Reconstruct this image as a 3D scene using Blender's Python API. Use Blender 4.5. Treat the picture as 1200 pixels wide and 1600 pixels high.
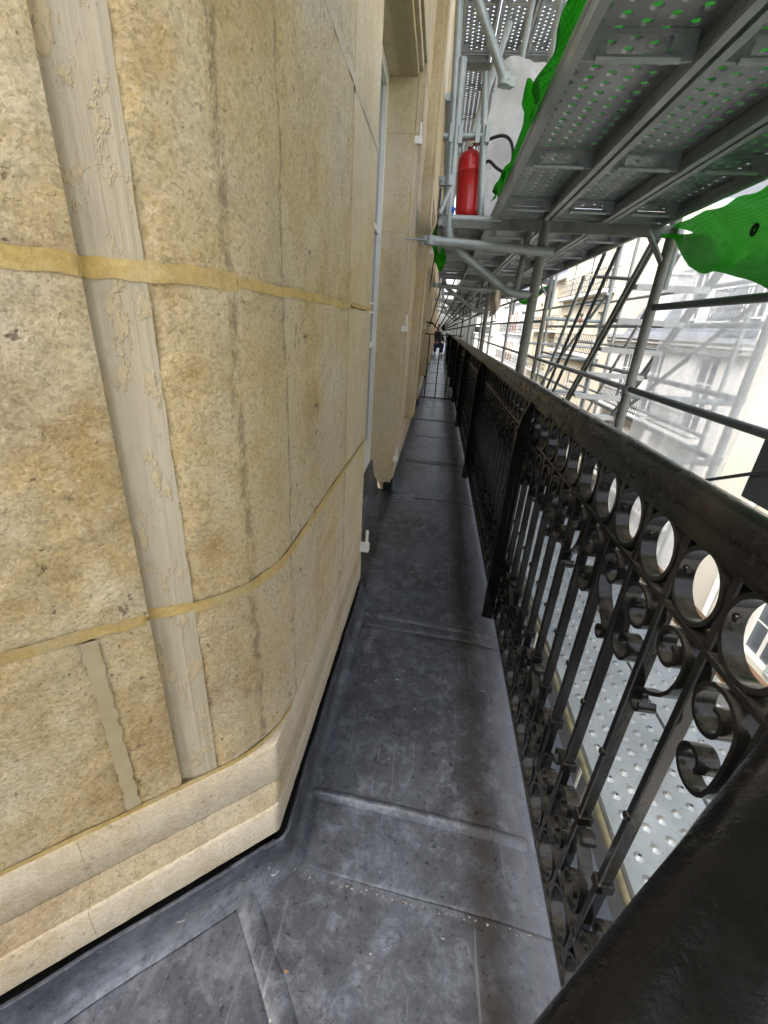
import bpy, bmesh, math, random
from mathutils import Vector, Matrix, noise
random.seed(7)
for o in list(bpy.data.objects): bpy.data.objects.remove(o)
S = bpy.context.scene
COL = S.collection
R = math.radians

# ------------------------------------------------------------------ camera, sky, sun, exposure
cam_d = bpy.data.cameras.new('camera'); cam = bpy.data.objects.new('camera', cam_d); COL.objects.link(cam)
S.camera = cam
cam_d.sensor_fit = 'HORIZONTAL'; cam_d.sensor_width = 36.0; cam_d.lens = 36.0 * 667.2 / 1200.0
cam_d.clip_start = 0.01; cam_d.clip_end = 500
def camera_axes():
    f = 667.2256; v = Vector((88, -289, f)); n = Vector((-100, 1510, f))
    z = -(n.normalized()); y = v.normalized(); y = (y - z * y.dot(z)).normalized(); x = y.cross(z)
    return x, y, z          # world axes seen from the lens (x right, y down, z ahead)
ax, ay, az = camera_axes()
M = Matrix(((ax[0], -ax[1], -ax[2]), (ay[0], -ay[1], -ay[2]), (az[0], -az[1], -az[2])))
cam.matrix_world = Matrix.Translation((0, 0, 1.2)) @ M.to_4x4()

W = bpy.data.worlds.new('World'); S.world = W; W.use_nodes = True
wn = W.node_tree.nodes; wl = W.node_tree.links; wn.clear()
SUN_EL, SUN_AZ = 52.0, 235.0        # compass bearing of the sun, from +y clockwise
sky = wn.new('ShaderNodeTexSky'); sky.sky_type = 'NISHITA'; sky.sun_disc = False
sky.sun_elevation = R(SUN_EL); sky.sun_rotation = R(SUN_AZ); sky.air_density = 1.0; sky.dust_density = 4.0
hs = wn.new('ShaderNodeHueSaturation'); hs.inputs['Saturation'].default_value = 0.42
bg = wn.new('ShaderNodeBackground'); bg.inputs['Strength'].default_value = 0.15
wo = wn.new('ShaderNodeOutputWorld')
wl.new(sky.outputs[0], hs.inputs['Color']); wl.new(hs.outputs[0], bg.inputs[0]); wl.new(bg.outputs[0], wo.inputs[0])
sd = bpy.data.lights.new('sun', 'SUN'); sd.energy = 0.6; sd.angle = R(14); sd.color = (1.0, 0.96, 0.9)
sun = bpy.data.objects.new('sun', sd); COL.objects.link(sun)
a = R(SUN_AZ); e = R(SUN_EL)
sdir = Vector((math.sin(a) * math.cos(e), math.cos(a) * math.cos(e), math.sin(e)))
sun.rotation_euler = sdir.to_track_quat('Z', 'Y').to_euler()
sun.location = (0, 0, 30)
S.view_settings.view_transform = 'Standard'; S.view_settings.look = 'None'
S.view_settings.gamma = 1; S.view_settings.use_curve_mapping = False
S.view_settings.exposure = 2.0
S.cycles.max_bounces = 6; S.cycles.diffuse_bounces = 3; S.cycles.glossy_bounces = 3; S.cycles.transmission_bounces = 3; S.cycles.transparent_max_bounces = 8
S.cycles.use_adaptive_sampling = True; S.cycles.adaptive_threshold = 0.025; S.cycles.adaptive_min_samples = 16

# ------------------------------------------------------------------ material helpers
class NT:
    def __init__(s, name):
        s.m = bpy.data.materials.new(name); s.m.use_nodes = True
        s.t = s.m.node_tree; s.t.nodes.clear()
        s.out = s.n('ShaderNodeOutputMaterial'); s.b = s.n('ShaderNodeBsdfPrincipled')
        s.l(s.b.outputs[0], s.out.inputs[0])
        s.tc = s.n('ShaderNodeTexCoord')
    def n(s, t, **kw):
        q = s.t.nodes.new(t)
        for k, v in kw.items(): setattr(q, k, v)
        return q
    def l(s, a, b): s.t.links.new(a, b)
    def vec(s, scale=(1, 1, 1), rot=(0, 0, 0)):
        q = s.n('ShaderNodeMapping'); q.inputs['Scale'].default_value = scale; q.inputs['Rotation'].default_value = rot
        s.l(s.tc.outputs['Object'], q.inputs[0]); return q.outputs[0]
    def noise(s, scale, detail=4, rough=.55, v=None, dist=0):
        q = s.n('ShaderNodeTexNoise'); q.inputs['Scale'].default_value = scale; q.inputs['Detail'].default_value = detail
        q.inputs['Roughness'].default_value = rough; q.inputs['Distortion'].default_value = dist
        s.l(v if v is not None else s.tc.outputs['Object'], q.inputs['Vector']); return q.outputs[0]
    def voro(s, scale, v=None, feat='F1'):
        q = s.n('ShaderNodeTexVoronoi', feature=feat); q.inputs['Scale'].default_value = scale
        s.l(v if v is not None else s.tc.outputs['Object'], q.inputs['Vector']); return q.outputs[0]
    def ramp(s, src, stops, interp='LINEAR'):
        q = s.n('ShaderNodeValToRGB'); q.color_ramp.interpolation = interp
        els = q.color_ramp.elements
        while len(els) < len(stops): els.new(0.5)
        for e_, (p, c) in zip(els, stops):
            e_.position = p; e_.color = (c, c, c, 1) if isinstance(c, (int, float)) else (*c, 1)
        s.l(src, q.inputs[0]); return q.outputs[0]
    def mix(s, fac, a, b, mode='MIX'):
        q = s.n('ShaderNodeMix', data_type='RGBA', blend_type=mode)
        for sock, v in ((q.inputs[0], fac), (q.inputs[6], a), (q.inputs[7], b)):
            if hasattr(v, 'links'): s.l(v, sock)
            elif isinstance(v, (int, float)): sock.default_value = v
            else: sock.default_value = (*v, 1)
        return q.outputs[2]
    def math(s, op, a, b=0.0):
        q = s.n('ShaderNodeMath', operation=op)
        for sock, v in zip(q.inputs, (a, b)):
            if hasattr(v, 'links'): s.l(v, sock)
            else: sock.default_value = v
        return q.outputs[0]
    def bump(s, h, strength=.3, dist=.005):
        q = s.n('ShaderNodeBump'); q.inputs['Strength'].default_value = strength; q.inputs['Distance'].default_value = dist
        s.l(h, q.inputs['Height']); s.l(q.outputs[0], s.b.inputs['Normal']); return q
    def set(s, color=None, rough=None, metal=None, spec=None):
        for k, v in (('Base Color', color), ('Roughness', rough), ('Metallic', metal), ('Specular IOR Level', spec)):
            if v is None: continue
            if hasattr(v, 'links'): s.l(v, s.b.inputs[k])
            elif isinstance(v, (int, float)): s.b.inputs[k].default_value = v
            else: s.b.inputs[k].default_value = (*v, 1)
        return s.m

MATS = {}
def stone(name, dark, mid, light, bumps, pits=.0, patch=1.0, speck=.6, streak=False):
    t = NT(name)
    n0 = t.noise(1.7, 4, .65); n1 = t.noise(4.2, 5, .65); n2 = t.noise(120, 2, .6); n3 = t.noise(22, 5, .72, dist=.2)
    c = t.ramp(n1, [(.32, dark), (.5, mid), (.68, light)])
    grey = tuple(sum(light) / 3 * k for k in (1.06, 1.0, .90))
    c = t.mix(t.ramp(n0, [(.44, 0), (.66, .62)]), c, grey)
    c = t.mix(t.ramp(n3, [(.42, 0), (.66, patch)]), c, light)
    c = t.mix(t.ramp(n3, [(.30, .35), (.44, 0)]), c, dark)
    cell = t.n('ShaderNodeTexVoronoi'); cell.inputs['Scale'].default_value = 250; t.l(t.tc.outputs['Object'], cell.inputs['Vector'])
    sep = t.n('ShaderNodeSeparateColor'); t.l(cell.outputs['Color'], sep.inputs[0])
    grain = t.math('ADD', t.math('MULTIPLY', sep.outputs[0], .55), t.math('MULTIPLY', n2, .55))
    c = t.mix(speck, c, t.ramp(grain, [(.22, .50), (.5, .88), (.78, 1.08)]), 'MULTIPLY')
    c = t.mix(t.ramp(t.noise(9, 4, .7), [(.56, 0), (.72, .28)]), c, tuple(x * .9 for x in dark))
    c = t.mix(t.ramp(n2, [(.60, 0), (.70, speck * .6)]), c, tuple(min(1, x * 1.15) for x in light))
    h = t.math('ADD', t.math('MULTIPLY', grain, .8), t.math('MULTIPLY', n3, 1.6))
    if pits:
        v = t.ramp(t.noise(40, 3, .6), [(.30, 1), (.35, 0)])
        where = t.ramp(t.noise(4.5, 3, .6, t.vec((1, 1, .4))), [(.46, 0), (.58, 1)])
        v = t.math('MULTIPLY', v, where)
        fine = t.math('MULTIPLY', t.ramp(t.noise(105, 2, .6), [(.28, .7), (.33, 0)]), t.ramp(n1, [(.4, .25), (.6, 1)]))
        v = t.math('MAXIMUM', v, fine)
        if streak:      # weathered vertical runs of pits beside the corner
            sx = t.n('ShaderNodeSeparateXYZ'); t.l(t.tc.outputs['Object'], sx.inputs[0])
            wob = t.math('MULTIPLY', t.math('SUBTRACT', t.noise(9, 3, .6), .5), .02)
            yy = t.math('ADD', sx.outputs[1], wob)
            for y0, w in ((-2.375, .006), (-2.235, .0045)):
                g = t.ramp(t.math('ABSOLUTE', t.math('SUBTRACT', yy, y0)), [(w * .5, 1), (w * 1.6, 0)])
                g = t.math('MULTIPLY', g, t.ramp(t.noise(60, 3, .7, t.vec((1, 1, .5))), [(.42, .15), (.6, .9)]))
                v = t.math('MAXIMUM', v, t.math('MULTIPLY', g, .8))
            g = t.ramp(t.math('ABSOLUTE', t.math('SUBTRACT', yy, -2.30)), [(.02, .35), (.12, 0)])
            c = t.mix(t.math('MULTIPLY', g, t.ramp(n3, [(.4, .3), (.6, 1)])), c, tuple(x * .75 for x in mid))
        c = t.mix(t.math('MULTIPLY', v, pits), c, (.12, .095, .065))
        h = t.math('SUBTRACT', h, t.math('MULTIPLY', v, 1.5))
    t.bump(h, bumps, .005)
    return t.set(c, .92, 0, .25)
MATS['stone'] = stone('rough_limestone', (.42, .29, .125), (.54, .41, .21), (.62, .53, .365), .55, .75, .45, .6, True)
MATS['stone_pale'] = stone('pale_limestone', (.50, .38, .205), (.59, .475, .28), (.65, .555, .385), .4, .25, .6, .4)
MATS['plinth'] = stone('dressed_limestone', (.44, .33, .185), (.555, .45, .30), (.61, .53, .40), .35, .45, .6, .4)
MATS['fillet'] = stone('rough_fillet', (.34, .24, .11), (.46, .35, .19), (.54, .44, .28), .6, .2, .4, .5)
def mk():
    t = NT('combed_render')
    v = t.vec((1, 1, .012))
    comb = t.noise(120, 3, .6, v)
    c = t.ramp(comb, [(.3, (.38, .32, .22)), (.7, (.50, .43, .305))])
    c = t.mix(t.ramp(t.noise(4, 5, .6, t.vec((1, 1, .3))), [(.4, 0), (.7, .6)]), c, (.52, .465, .36))
    e = t.ramp(t.noise(38, 5, .7, t.vec((1, 1, .5))), [(.54, 0), (.60, 1)])
    c = t.mix(t.math('MULTIPLY', e, .75), c, (.535, .42, .245))
    h = t.math('ADD', comb, t.math('MULTIPLY', e, .8))
    t.bump(h, .55, .004); return t.set(c, .9, 0, .25)
MATS['channel'] = mk()
def mk():
    t = NT('ochre_mortar')
    c = t.ramp(t.noise(14, 6, .7), [(.3, (.46, .315, .095)), (.55, (.575, .42, .165)), (.75, (.64, .51, .26))])
    c = t.mix(t.ramp(t.noise(11, 5, .7), [(.44, 0), (.62, .8)]), c, (.53, .41, .225))
    c = t.mix(.5, c, t.ramp(t.noise(130, 3, .7), [(.3, .6), (.6, 1)]), 'MULTIPLY')
    t.bump(t.noise(90, 4, .7), .4, .003); return t.set(c, .95, 0, .2)
MATS['mortar'] = mk()
def mk():
    t = NT('grey_filler')
    c = t.ramp(t.noise(20, 5, .7), [(.3, (.44, .35, .21)), (.7, (.50, .41, .265))])
    t.bump(t.noise(60, 4, .7), .2, .003); return t.set(c, .9, 0, .2)
MATS['filler'] = mk()
def mk():
    t = NT('lead_sheet')
    n1 = t.noise(2.2, 4, .6, dist=.4); n2 = t.noise(17, 5, .75, dist=.4); n3 = t.noise(75, 4, .8)
    c = t.ramp(n1, [(.3, (.044, .046, .053)), (.5, (.070, .075, .089)), (.7, (.112, .121, .147))])
    c = t.mix(t.ramp(n2, [(.50, 0), (.66, .6)]), c, (.190, .200, .235))
    c = t.mix(t.ramp(n2, [(.30, .45), (.47, 0)]), c, (.030, .031, .036))
    c = t.mix(.6, c, t.ramp(n3, [(.32, .5), (.5, .92), (.66, 1.3)]), 'MULTIPLY')
    c = t.mix(t.ramp(t.noise(4.5, 6, .75, t.vec((1, .5, 1)), dist=.7), [(.56, 0), (.68, .6)]), c, (.22, .225, .24))
    c = t.mix(t.ramp(n3, [(.63, 0), (.74, .55)]), c, (.26, .26, .265))
    # paler strip along the outer edge and dirt lying in the gutter line beside it
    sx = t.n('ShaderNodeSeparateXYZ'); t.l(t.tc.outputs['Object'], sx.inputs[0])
    pale_edge = t.math('ADD', sx.outputs[0], t.math('MULTIPLY', t.noise(5, 5, .7), .11))
    c = t.mix(t.ramp(pale_edge, [(.335, 0), (.395, .6)]), c, (.165, .178, .215))
    band = t.math('ABSOLUTE', t.math('SUBTRACT', t.math('ADD', sx.outputs[0], t.math('MULTIPLY', t.noise(5, 4, .6), .05)), .265))
    band = t.math('MULTIPLY', t.ramp(band, [(.012, 1), (.06, 0)]), t.ramp(t.noise(3.0, 5, .7), [(.32, .3), (.56, .95)]))
    c = t.mix(band, c, (.032, .027, .023))
    fl = t.ramp(t.noise(26, 3, .6, dist=1.2), [(.715, 0), (.73, 1)])
    c = t.mix(fl, c, (.40, .40, .39))
    sc = t.ramp(t.noise(70, 1, .5, t.vec((1, .05, 1), (0, 0, .9))), [(.70, 0), (.72, .35)])
    c = t.mix(sc, c, (.20, .20, .22))
    r = t.ramp(n3, [(.35, .26), (.65, .44)])
    h = t.math('ADD', t.math('ADD', t.math('MULTIPLY', n1, 1.0), t.math('MULTIPLY', n2, .12)), t.math('MULTIPLY', n3, .05))
    t.bump(h, .4, .01); return t.set(c, r, .2, .5)
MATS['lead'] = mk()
def mk():
    t = NT('dirt_stain')
    c = t.ramp(t.noise(12, 5, .7), [(.3, (.022, .018, .015)), (.7, (.06, .05, .042))])
    t.bump(t.noise(60, 4, .6), .2, .003); return t.set(c, .7, .1, .3)
MATS['black'] = None
def mk():
    t = NT('black_iron_paint')
    n1 = t.noise(9, 5, .65); n2 = t.noise(45, 5, .7)
    c = t.ramp(n1, [(.3, (.0035, .0035, .0035)), (.62, (.006, .0055, .005)), (.80, (.016, .014, .011))])
    c = t.mix(t.ramp(n2, [(.68, 0), (.82, .3)]), c, (.035, .030, .026))
    c = t.mix(t.ramp(t.noise(17, 5, .75), [(.69, 0), (.75, .5)]), c, (.035, .018, .010))
    ge = t.n('ShaderNodeNewGeometry'); sn = t.n('ShaderNodeSeparateXYZ'); t.l(ge.outputs['Normal'], sn.inputs[0])
    dust = t.math('MULTIPLY', t.ramp(sn.outputs[2], [(.45, 0), (.95, .5)]), t.ramp(t.noise(38, 5, .75), [(.38, .1), (.64, 1)]))
    c = t.mix(dust, c, (.075, .068, .056))
    r = t.mix(dust, t.ramp(n2, [(.3, .05), (.7, .12)]), (.45, .45, .45))
    t.bump(t.math('ADD', n2, t.math('MULTIPLY', n1, .8)), .13, .003); return t.set(c, r, 0, .30)
MATS['iron'] = mk()
def mk():
    t = NT('worn_handrail_paint')
    n1 = t.noise(8, 6, .7); n2 = t.noise(60, 5, .7)
    c = t.ramp(n1, [(.32, (.0035, .0035, .0035)), (.55, (.006, .0055, .005)), (.68, (.016, .012, .008)), (.82, (.05, .036, .022))])
    c = t.mix(t.ramp(t.noise(5, 4, .6), [(.52, 0), (.68, .4)]), c, (.007, .013, .004))
    c = t.mix(t.ramp(t.noise(10, 5, .7), [(.62, 0), (.70, .7)]), c, (.075, .048, .028))
    c = t.mix(t.ramp(t.noise(26, 5, .75), [(.62, 0), (.76, .45)]), c, (.05, .048, .044))
    t.bump(t.math('ADD', n2, t.noise(170, 3, .7)), .2, .002); return t.set(c, t.ramp(t.noise(22, 5, .75), [(.40, .07), (.62, .34)]), 0, .26)
MATS['handrail'] = mk()
def galv(name, lo, hi, rust=0.0, rough=.5, metal=.55):
    t = NT(name)
    n1 = t.noise(6, 6, .7); n2 = t.noise(60, 4, .7)
    c = t.ramp(n1, [(.3, lo), (.7, hi)])
    c = t.mix(t.ramp(n2, [(.62, 0), (.72, .35)]), c, (.55, .56, .55))
    if rust: c = t.mix(t.ramp(t.noise(10, 6, .75), [(.55, 0), (.68, rust)]), c, (.14, .075, .035))
    t.bump(n2, .12, .002); return t.set(c, t.ramp(n1, [(.3, rough - .1), (.7, rough + .15)]), metal, .5)
MATS['galv'] = galv('galvanised_tube', (.28, .31, .31), (.48, .51, .50))
MATS['galv_old'] = galv('weathered_tube', (.13, .14, .128), (.27, .28, .255), .75, .6, .35)
MATS['galv_dark'] = galv('dark_steel_tube', (.045, .05, .055), (.09, .10, .11), .2, .45, .5)
MATS['galv_mid'] = galv('grey_guard_tube', (.10, .11, .11), (.19, .205, .20), .15, .45, .5)
MATS['alu'] = galv('aluminium_tread', (.55, .56, .56), (.70, .71, .71), 0, .45, .3)
def mk():
    t = NT('steel_plank')
    n1 = t.noise(3.5, 6, .7)
    c = t.ramp(n1, [(.3, (.29, .31, .315)), (.5, (.41, .435, .44)), (.7, (.53, .555, .56))])
    c = t.mix(t.ramp(t.noise(14, 6, .75), [(.52, 0), (.70, .6)]), c, (.19, .165, .14))
    c = t.mix(t.ramp(t.noise(9, 5, .7), [(.62, 0), (.75, .6)]), c, (.52, .50, .45))
    dots = t.ramp(t.voro(62), [(.10, 1), (.17, 0)])
    c = t.mix(t.math('MULTIPLY', dots, .55), c, (.13, .12, .11))
    t.bump(t.math('ADD', t.math('MULTIPLY', dots, -.5), t.noise(40, 3, .6)), .3, .003)
    return t.set(c, .48, .5, .45)
MATS['plank'] = mk()
def plain(name, col, rough=.6, var=.15, scale=8, metal=0, bump=.1, spec=.4):
    t = NT(name)
    c = t.ramp(t.noise(scale, 6, .65), [(.3, tuple(x * (1 - var) for x in col)), (.7, tuple(min(1, x * (1 + var)) for x in col))])
    t.bump(t.noise(scale * 8, 4, .6), bump, .004); return t.set(c, rough, metal, spec)
MATS['red'] = plain('red_enamel', (.48, .012, .012), .28, .15, 9, 0, .03, .5)
MATS['rubber'] = plain('black_rubber', (.012, .012, .013), .5)
MATS['white'] = plain('white_gloss_paint', (.76, .76, .73), .35, .05)
MATS['blue'] = plain('blue_plastic', (.02, .12, .5), .4)
MATS['brass'] = plain('brass', (.5, .36, .14), .35, .1, 8, .9)
MATS['white_wall'] = plain('white_render', (.68, .68, .67), .9, .04, .7, 0, .08)
MATS['cream_wall'] = plain('cream_render', (.66, .635, .56), .9, .04, .6, 0, .08)
MATS['beige_wall'] = plain('beige_render', (.62, .565, .455), .9, .06, .8, 0, .08)
MATS['ochre_wall'] = plain('ochre_render', (.62, .54, .40), .9, .06, .8, 0, .08)
MATS['tile'] = plain('stone_cladding', (.70, .63, .50), .85, .06, 3)
MATS['zinc'] = plain('zinc_trim', (.42, .45, .49), .5, .1, 4, .3)
MATS['slate'] = plain('blue_slate', (.17, .185, .215), .6, .25, 6)
MATS['brickred'] = plain('terracotta', (.50, .20, .10), .8, .15, 3)
MATS['shutter'] = plain('grey_shutter', (.42, .48, .47), .6, .08, 4)
MATS['asphalt'] = plain('asphalt', (.05, .05, .052), .9, .2, 2)
MATS['dark_panel'] = plain('dark_grey_sheet', (.085, .09, .095), .5, .1, 5)
MATS['wood'] = plain('stained_toe_board', (.30, .17, .09), .75, .35, 12)
MATS['gap_black'] = plain('black_gap_fill', (.012, .012, .012), .9)  # near-black fill, stands in for the shade inside open gaps
MATS['cloth'] = plain('beige_cloth', (.52, .46, .38), .9, .12, 9, 0, .3)
MATS['skin'] = plain('skin', (.45, .26, .18), .6)
MATS['jacket'] = plain('black_jacket', (.012, .012, .015), .8)
MATS['jeans'] = plain('navy_trousers', (.018, .03, .10), .8)
MATS['shoe'] = plain('pale_shoe', (.5, .5, .48), .7)
MATS['olive'] = plain('dirty_edge_tube', (.26, .23, .13), .6, .3, 20)
def mk():
    t = NT('window_glass')
    return t.set((.10, .12, .14), .05, 0, .8)
MATS['glass'] = mk()
MATS['leaf'] = plain('dry_leaf', (.28, .16, .06), .8, .2, 60)
MATS['lead_crust'] = plain('grey_crust', (.27, .235, .19), .95, .3, 90)
def sheet_mat(name, col, alpha, trans, line=None, pitch=(90, 90), axes=(1, 2), line_col=(0, 0, 0)):
    t = NT(name); t.t.nodes.remove(t.b)
    d = t.n('ShaderNodeBsdfDiffuse'); tr = t.n('ShaderNodeBsdfTranslucent'); tp = t.n('ShaderNodeBsdfTransparent')
    c = t.ramp(t.noise(4, 5, .6), [(.3, tuple(x * .8 for x in col)), (.7, tuple(min(1, x * 1.15) for x in col))])
    if line:
        sx = t.n('ShaderNodeSeparateXYZ'); t.l(t.tc.outputs['Object'], sx.inputs[0])
        gs = []
        for p, axn in zip(pitch, axes):
            fr = t.math('FRACT', t.math('MULTIPLY', sx.outputs[axn], p))
            gs.append(t.math('LESS_THAN', fr, line))
        g = t.math('MAXIMUM', gs[0], gs[1])
        c = t.mix(t.math('MULTIPLY', g, .75), c, line_col)
    t.l(c, d.inputs[0]); t.l(c, tr.inputs[0])
    m1 = t.n('ShaderNodeMixShader'); m1.inputs[0].default_value = trans; t.l(d.outputs[0], m1.inputs[1]); t.l(tr.outputs[0], m1.inputs[2])
    m2 = t.n('ShaderNodeMixShader'); m2.inputs[0].default_value = alpha
    t.l(tp.outputs[0], m2.inputs[1]); t.l(m1.outputs[0], m2.inputs[2]); t.l(m2.outputs[0], t.out.inputs[0])
    return t.m
MATS['green'] = sheet_mat('green_debris_mesh', (.03, .38, .014), .985, .32, .20, (56, 78), (1, 2), (.008, .16, .006))
MATS['net'] = sheet_mat('white_debris_net', (.84, .85, .86), .52, .5)
MATS['plastic'] = sheet_mat('white_plastic_sheet', (.88, .87, .89), .985, .45)

# ------------------------------------------------------------------ mesh helpers
class MB:
    def __init__(s): s.v = []; s.f = []
    def add(s, vs, fs):
        k = len(s.v); s.v += [tuple(p) for p in vs]; s.f += [tuple(i + k for i in f) for f in fs]; return s
    def box(s, a, b):
        (x0, y0, z0), (x1, y1, z1) = a, b
        return s.add([(x0, y0, z0), (x1, y0, z0), (x1, y1, z0), (x0, y1, z0), (x0, y0, z1), (x1, y0, z1), (x1, y1, z1), (x0, y1, z1)],
                     [(0, 3, 2, 1), (4, 5, 6, 7), (0, 1, 5, 4), (1, 2, 6, 5), (2, 3, 7, 6), (3, 0, 4, 7)])
    def bar(s, p, q, w, h, up=(0, 0, 1)):
        p, q = Vector(p), Vector(q); d = (q - p).normalized(); u = Vector(up); x = d.cross(u).normalized(); u = x.cross(d)
        vs = []
        for c in (p, q):
            for i, j in ((-1, -1), (1, -1), (1, 1), (-1, 1)): vs.append(c + x * (w / 2 * i) + u * (h / 2 * j))
        return s.add(vs, [(3, 2, 1, 0), (4, 5, 6, 7), (0, 1, 5, 4), (1, 2, 6, 5), (2, 3, 7, 6), (3, 0, 4, 7)])
    def tube(s, pts, r, n=12, caps=True):
        pts = [Vector(p) for p in pts]; N = len(pts); rs = r if isinstance(r, (list, tuple)) else [r] * N
        prev = None; vs = []
        for i, p in enumerate(pts):
            d = (pts[min(i + 1, N - 1)] - pts[max(i - 1, 0)]).normalized()
            if prev is None:
                u = Vector((0, 0, 1)) if abs(d.z) < .9 else Vector((1, 0, 0)); x = d.cross(u).normalized()
            else: x = (prev - d * prev.dot(d)).normalized()
            y = d.cross(x); prev = x
            for k in range(n):
                t = 2 * math.pi * k / n; vs.append(p + (x * math.cos(t) + y * math.sin(t)) * rs[i])
        fs = [(i * n + k, i * n + (k + 1) % n, (i + 1) * n + (k + 1) % n, (i + 1) * n + k) for i in range(N - 1) for k in range(n)]
        if caps: fs += [tuple(range(n))[::-1], tuple((N - 1) * n + k for k in range(n))]
        return s.add(vs, fs)
    def strip(s, path, depth, th, axis):
        """flat iron strip: path of (u,z) points in a plane, extruded by depth along axis; axis 'x': u is y"""
        pts = [Vector((p[0], p[1])) for p in path]; N = len(pts); vs = []
        for i, p in enumerate(pts):
            d = (pts[min(i + 1, N - 1)] - pts[max(i - 1, 0)]); d.normalize(); nn = Vector((-d.y, d.x)) * th / 2
            for sg in (-1, 1):
                for q in (p - nn, p + nn):
                    vs.append((sg * depth / 2, q.x, q.y))
        fs = []
        for i in range(N - 1):
            a_, b_ = i * 4, (i + 1) * 4
            for k0, k1 in ((0, 1), (1, 3), (3, 2), (2, 0)): fs.append((a_ + k0, a_ + k1, b_ + k1, b_ + k0))
        fs += [(0, 2, 3, 1), ((N - 1) * 4, (N - 1) * 4 + 1, (N - 1) * 4 + 3, (N - 1) * 4 + 2)]
        return s.add(vs, fs)
    def sweep(s, prof, pts, frames, closed_prof=True):
        """prof: list of (d,z); pts: base points; frames: outward vectors"""
        n = len(prof); vs = []
        for p, o in zip(pts, frames):
            for d, z in prof: vs.append((p[0] + o[0] * d, p[1] + o[1] * d, z))
        fs = []
        for i in range(len(pts) - 1):
            for k in range(n if closed_prof else n - 1):
                fs.append((i * n + k, (i + 1) * n + k, (i + 1) * n + (k + 1) % n, i * n + (k + 1) % n))
        if closed_prof: fs += [tuple(range(n)), tuple((len(pts) - 1) * n + k for k in range(n))[::-1]]
        return s.add(vs, fs)
    def lathe(s, prof, c=(0, 0, 0), n=20):
        vs = []; c = Vector(c)
        for r_, z in prof:
            for k in range(n):
                t = 2 * math.pi * k / n; vs.append((c.x + r_ * math.cos(t), c.y + r_ * math.sin(t), c.z + z))
        m = len(prof)
        fs = [(i * n + k, i * n + (k + 1) % n, (i + 1) * n + (k + 1) % n, (i + 1) * n + k) for i in range(m - 1) for k in range(n)]
        fs += [tuple(range(n))[::-1], tuple((m - 1) * n + k for k in range(n))]
        return s.add(vs, fs)
    def grid(s, fn, nu, nv):
        vs = [fn(i / nu, j / nv) for j in range(nv + 1) for i in range(nu + 1)]; w = nu + 1
        return s.add(vs, [(j * w + i, j * w + i + 1, (j + 1) * w + i + 1, (j + 1) * w + i) for j in range(nv) for i in range(nu)])
    def mesh(s, name, m, off=(0, 0, 0), smooth=40):
        me = bpy.data.meshes.new(name); o = Vector(off)
        me.from_pydata([Vector(v) - o for v in s.v], [], s.f)
        if smooth:
            me.polygons.foreach_set('use_smooth', [True] * len(me.polygons)); me.set_sharp_from_angle(angle=R(smooth))
        if m: me.materials.append(MATS[m])
        me.update(); return me
def world_of(o):
    v = Vector((0, 0, 0))
    while o: v += o.location; o = o.parent
    return v
def put(name, me, parent=None, loc=(0, 0, 0), rz=0):
    o = bpy.data.objects.new(name, me); COL.objects.link(o); o.parent = parent; o.location = loc; o.rotation_euler.z = rz; return o
def build(mb, name, m, parent=None, smooth=40):
    """mesh given in world coordinates, linked under parent"""
    return put(name, mb.mesh(name, m, world_of(parent), smooth), parent)
def tag(o, label, cat, group=None, kind=None):
    if label: o['label'] = label
    if cat: o['category'] = cat
    if group: o['group'] = group
    if kind: o['kind'] = kind
    return o
def thing(name, loc, label, cat, group=None):
    o = put(name, None, None, loc); o.empty_display_size = .1; return tag(o, label, cat, group)
def struct(o): o['kind'] = 'structure'; return o
def chaikin(p, it=2):
    for _ in range(it):
        q = [p[0]]
        for a_, b_ in zip(p, p[1:]): q += [tuple(.75 * i + .25 * j for i, j in zip(a_, b_)), tuple(.25 * i + .75 * j for i, j in zip(a_, b_))]
        p = q + [p[-1]]
    return p
def fbm(p, sc, o=4): return noise.fractal(Vector(p) * sc, .8, 2.0, o)

# ------------------------------------------------------------------ the wall line: chamfer, soft corner, street face
TH = R(49.5); CV = Vector((math.sin(TH), math.cos(TH))); NV = Vector((math.cos(TH), -math.sin(TH))); CC = Vector((-.262, .625))
def path(s, r=.24):
    t = r * math.tan(TH / 2)
    if s <= -t: return CC + CV * s, NV
    if s >= t: return CC + Vector((0, s)), Vector((1, 0))
    ph = (s + t) / (2 * t) * TH; cen = CC - CV * t - NV * r
    n = Vector((NV.x * math.cos(ph) - NV.y * math.sin(ph), NV.x * math.sin(ph) + NV.y * math.cos(ph)))
    return cen + n * r, n
def path2(s, dc, ds, r=.012):
    x = CC.x + ds; c0 = Vector((x, (NV.x * x - (NV.dot(CC) + dc)) / -NV.y)); t = r * math.tan(TH / 2)
    if s <= -t: return c0 + CV * s, NV
    if s >= t: return c0 + Vector((0, s)), Vector((1, 0))
    ph = (s + t) / (2 * t) * TH; cen = c0 - CV * t - NV * r
    n = Vector((NV.x * math.cos(ph) - NV.y * math.sin(ph), NV.x * math.sin(ph) + NV.y * math.cos(ph)))
    return cen + n * r, n
def sS(y): return y - CC.y

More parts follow.
